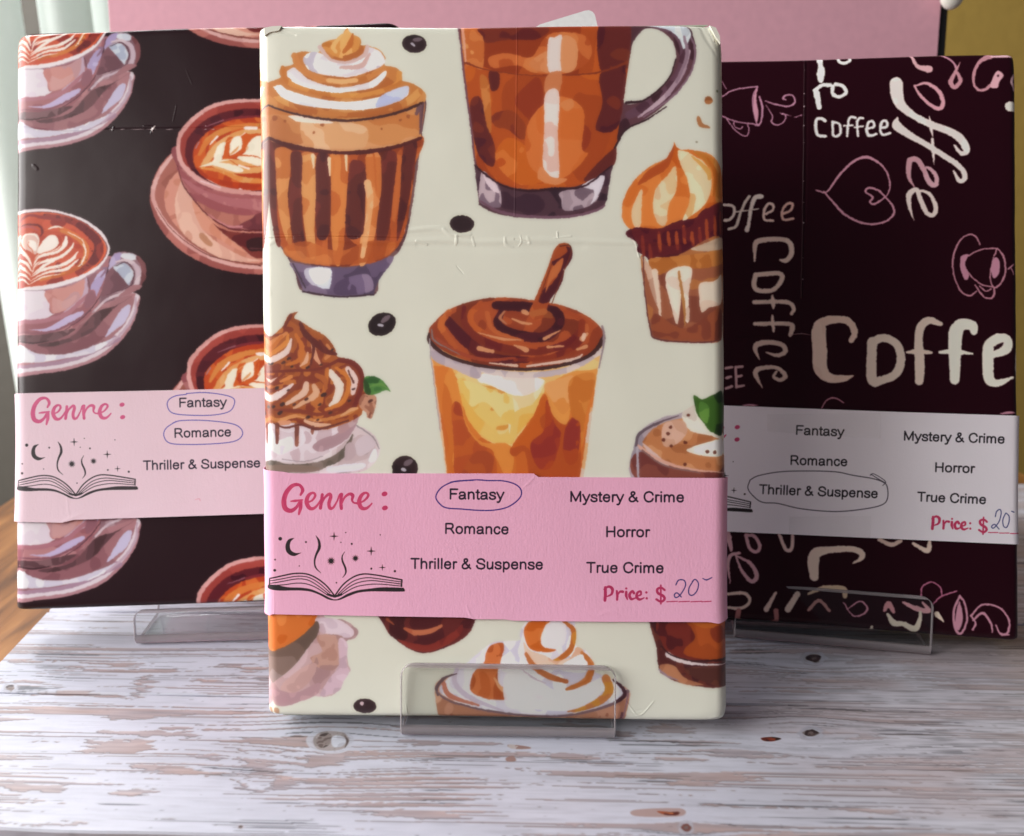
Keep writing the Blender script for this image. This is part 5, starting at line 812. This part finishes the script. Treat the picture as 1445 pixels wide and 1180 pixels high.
for fr, art, art_b, label, r, seed, pinch, flap, top, bot, off in BOOKS:
    root = empty('wrapped_book'); root.matrix_world = mat4(fr); tag(root, label, 'book', 'wrapped books on clear stands')
    cv = art(); cv.fold_over(fr.W, fr.H); book_body(fr, cv, print_mat('wrapping_paper', cv, .36 if fr is FRONT else .29, .5 if fr is FRONT else .24, .00042, .12 if fr is FRONT else 0, .03), root, r, seed, pinch); end_flaps(fr, root, flap)
    cb = art_b(); paper_band(fr, cb, print_mat('band_paper', cb, .62, .35, .00016, 0, .25, 1400), root, r, top, bot, off, seed)
    if fr is FRONT:
        fm, _n, _b = node_mat('corner_flap_paper', .4, (.78, .77, .68))
        for px in ([(373, 40.5), (384, 38), (398, 37.2), (394, 44), (381, 46.5), (374, 51)], [(1001, 37), (1010, 40), (1015.5, 52), (1016, 62), (1009, 52)]):
            patch('corner_flap', fr, px, -.0006, .00045, fm, root)
    if fr is RIGHT:
        for px in ([(1082, 585), (1241, 583), (1241, 618.5), (1190, 616.6), (1082, 609)], [(1113, 729), (1228, 728), (1227, 758), (1112, 753)]):
            patch('adhesive_tape', fr, px, .00095, .00103, TAPE, root)

# ---------------------------------------------------------------- clear bent stands
def acrylic_mat():
    m, nt, b = node_mat('clear_acrylic', .02, (1, 1, 1)); N = nt.nodes; L = nt.links; N.remove(b)
    tr = N.new('ShaderNodeBsdfTransparent'); tr.inputs[0].default_value = (.965, .972, .970, 1); gl = N.new('ShaderNodeBsdfGlossy'); gl.inputs['Roughness'].default_value = .03; fr = N.new('ShaderNodeLayerWeight'); fr.inputs[0].default_value = .12; pw = N.new('ShaderNodeMath'); pw.operation = 'MULTIPLY_ADD'; pw.inputs[1].default_value = .45; pw.inputs[2].default_value = .03; L.new(fr.outputs['Facing'], pw.inputs[0])
    mx = N.new('ShaderNodeMixShader'); L.new(pw.outputs[0], mx.inputs[0]); L.new(tr.outputs[0], mx.inputs[1]); L.new(gl.outputs[0], mx.inputs[2]); L.new(mx.outputs[0], N['Material Output'].inputs[0]); return m
def acrylic_edge():
    m, nt, b = node_mat('acrylic_edge_bend_light', .10, (.50, .45, .47)); b.inputs['Transmission Weight'].default_value = .35; b.inputs['IOR'].default_value = 1.47
    N = nt.nodes; L = nt.links; tr = N.new('ShaderNodeBsdfTransparent'); tr.inputs[0].default_value = (.9, .9, .9, 1); mx = N.new('ShaderNodeMixShader'); mx.inputs[0].default_value = .30
    L.new(b.outputs[0], mx.inputs[1]); L.new(tr.outputs[0], mx.inputs[2]); L.new(mx.outputs[0], N['Material Output'].inputs[0]); return m
ACR = acrylic_mat(); EDGE = acrylic_edge()
def bend(pts2, tk, rad=.0032, n=5):
    """rounds the inner corners of a side-view polyline"""
    out = [np.array(pts2[0], float)]
    for a, b, c in zip(pts2, pts2[1:], pts2[2:]):
        a, b, c = map(lambda q: np.array(q, float), (a, b, c)); d0 = (a-b)/np.linalg.norm(a-b); d1 = (c-b)/np.linalg.norm(c-b)
        p0, p1 = b+d0*rad, b+d1*rad
        for i in range(n+1): t = i/n; out.append((1-t)**2*p0+2*t*(1-t)*b+t*t*p1)
    out.append(np.array(pts2[-1], float)); return np.array(out)
def stand(label, cx, cy, yaw, w, lip_h, lip_lean, ledge, back_lean, back_h, tk=.0018):
    root = empty('acrylic_stand', (cx, cy, 0)); root.rotation_euler.z = math.radians(yaw); tag(root, label, 'book stand', 'clear acrylic stands')
    la, ba = math.radians(lip_lean), math.radians(back_lean); e = tk/2
    ly, lz = math.sin(la)*lip_h, math.cos(la)*lip_h
    by, bz = ledge+math.sin(ba)*back_h, math.cos(ba)*back_h
    line = bend([(e+ly, lz), (e, e+.0002), (ledge, e+.0002), (by, bz), (by+.035, e+.001)], tk)
    # subdivide the lip so its top corners can be rounded off
    seg = [line[0]+(line[1]-line[0])*t for t in np.linspace(0, 1, 24)**1.6]; line = np.vstack([seg, line[2:]])
    d = np.gradient(line, axis=0); nrm = np.stack([d[:, 1], -d[:, 0]], -1); nrm /= np.linalg.norm(nrm, axis=1)[:, None]
    s = np.concatenate([[0], np.cumsum(np.linalg.norm(np.diff(line, axis=0), axis=1))]); rc = .0045
    V = []; F = []; nb = 3; c = .0004
    # cross section of the sheet: a thin rectangle with bevelled edges
    for i, (p, nn) in enumerate(zip(line, nrm)):
        hw = w/2 - (rc-math.sqrt(max(rc*rc-(rc-s[i])**2, 0)) if s[i] < rc else 0)
        t = max(min(e, e*(.55+s[i]/.0006)), .0002) if i < 3 else e
        for x, k in ((-hw+c, -t), (hw-c, -t), (hw, -t+c), (hw, t-c), (hw-c, t), (-hw+c, t), (-hw, t-c), (-hw, -t+c)):
            q = p+nn*k; V.append((x, q[0], q[1]))
    m = len(line)
    for i in range(m-1):
        for j in range(8): a = i*8+j; b = i*8+(j+1) % 8; F.append((a, b, b+8, a+8))
    F.append(tuple(range(7, -1, -1))); F.append(tuple((m-1)*8+j for j in range(8)))
    o = mesh('bent_sheet', V, F, ACR, root, True); o.data.set_sharp_from_angle(angle=math.radians(35))
    o.data.materials.append(EDGE)
    bm = bmesh.new(); bm.from_mesh(o.data); bmesh.ops.recalc_face_normals(bm, faces=bm.faces[:]); bm.faces.ensure_lookup_table()
    for i, f_ in enumerate(bm.faces):
        if i >= (m-1)*8 or i % 8 in (1, 2, 3, 5, 6, 7) or s[i//8] < .0010 or 23 <= i//8 <= 27: f_.material_index = 1  # bend rows take the mauve edge colour too, imitating the light caught there
    bm.to_mesh(o.data); bm.free(); return root
g0, g1 = on_table(565, 1043), on_table(868, 1046)
stand('clear acrylic stand holding the cream book in front', (g0[0]+g1[0])/2, (g0[1]+g1[1])/2-.0009, -1.5, (g1-g0)[0], .0252, 12.5, .0235, 15, .11)
g0, g1 = on_table(1034, 899), on_table(1314, 931); yw = math.degrees(math.atan2((g1-g0)[1], (g1-g0)[0]))
stand('clear acrylic stand holding the plum coffee-lettered book at right', (g0[0]+g1[0])/2, (g0[1]+g1[1])/2-.0012, yw*.80, float(np.linalg.norm(g1-g0)), .0235, 15.5, .0255, 19, .11)
g0 = on_table(190, 914); X = np.array([math.cos(math.radians(3.5)), math.sin(math.radians(3.5)), 0]); g1 = g0+X*.074
stand('clear acrylic stand under the dark brown book at left', (g0[0]+g1[0])/2, (g0[1]+g1[1])/2, 3.5, .074, .0150, 8, .0260, 19, .11)

# ---------------------------------------------------------------- white card behind the cream book
def white_card():
    fr = FRONT; d = .034; class_ = Frame((fr.P + fr.N*(-d)), 0, 15, 0, .1, .2, .001)
    q = np.array([class_.uv(*map(np.float64, p)) for p in ((762, 34.5), (826, 15), (831, 14.4), (836, 16.5), (839.5, 21), (842.5, 34), (862, 120))])
    bot = class_.P[2]/math.cos(math.radians(15)); pts_ = [tuple(v) for v in q]+[(q[-1][0]+.004, -bot+.0005), (q[0][0]-.02, -bot+.0005), (q[0][0]-.03, q[0][1]-.02)]
    root = tag(empty('paper_card'), 'white rounded paper card peeking above the cream book', 'card'); root.matrix_world = mat4(class_)
    k = len(pts_); V = [(u, 0, v) for u, v in pts_]+[(u, .0009, v) for u, v in pts_]; me = mesh('card_sheet', V, [tuple(range(k)), tuple(range(2*k-1, k-1, -1))]+[(i, (i+1) % k, k+(i+1) % k, k+i) for i in range(k)], plain('white_paper', (.82, .82, .83), .7, .0001, 500), root)
white_card()
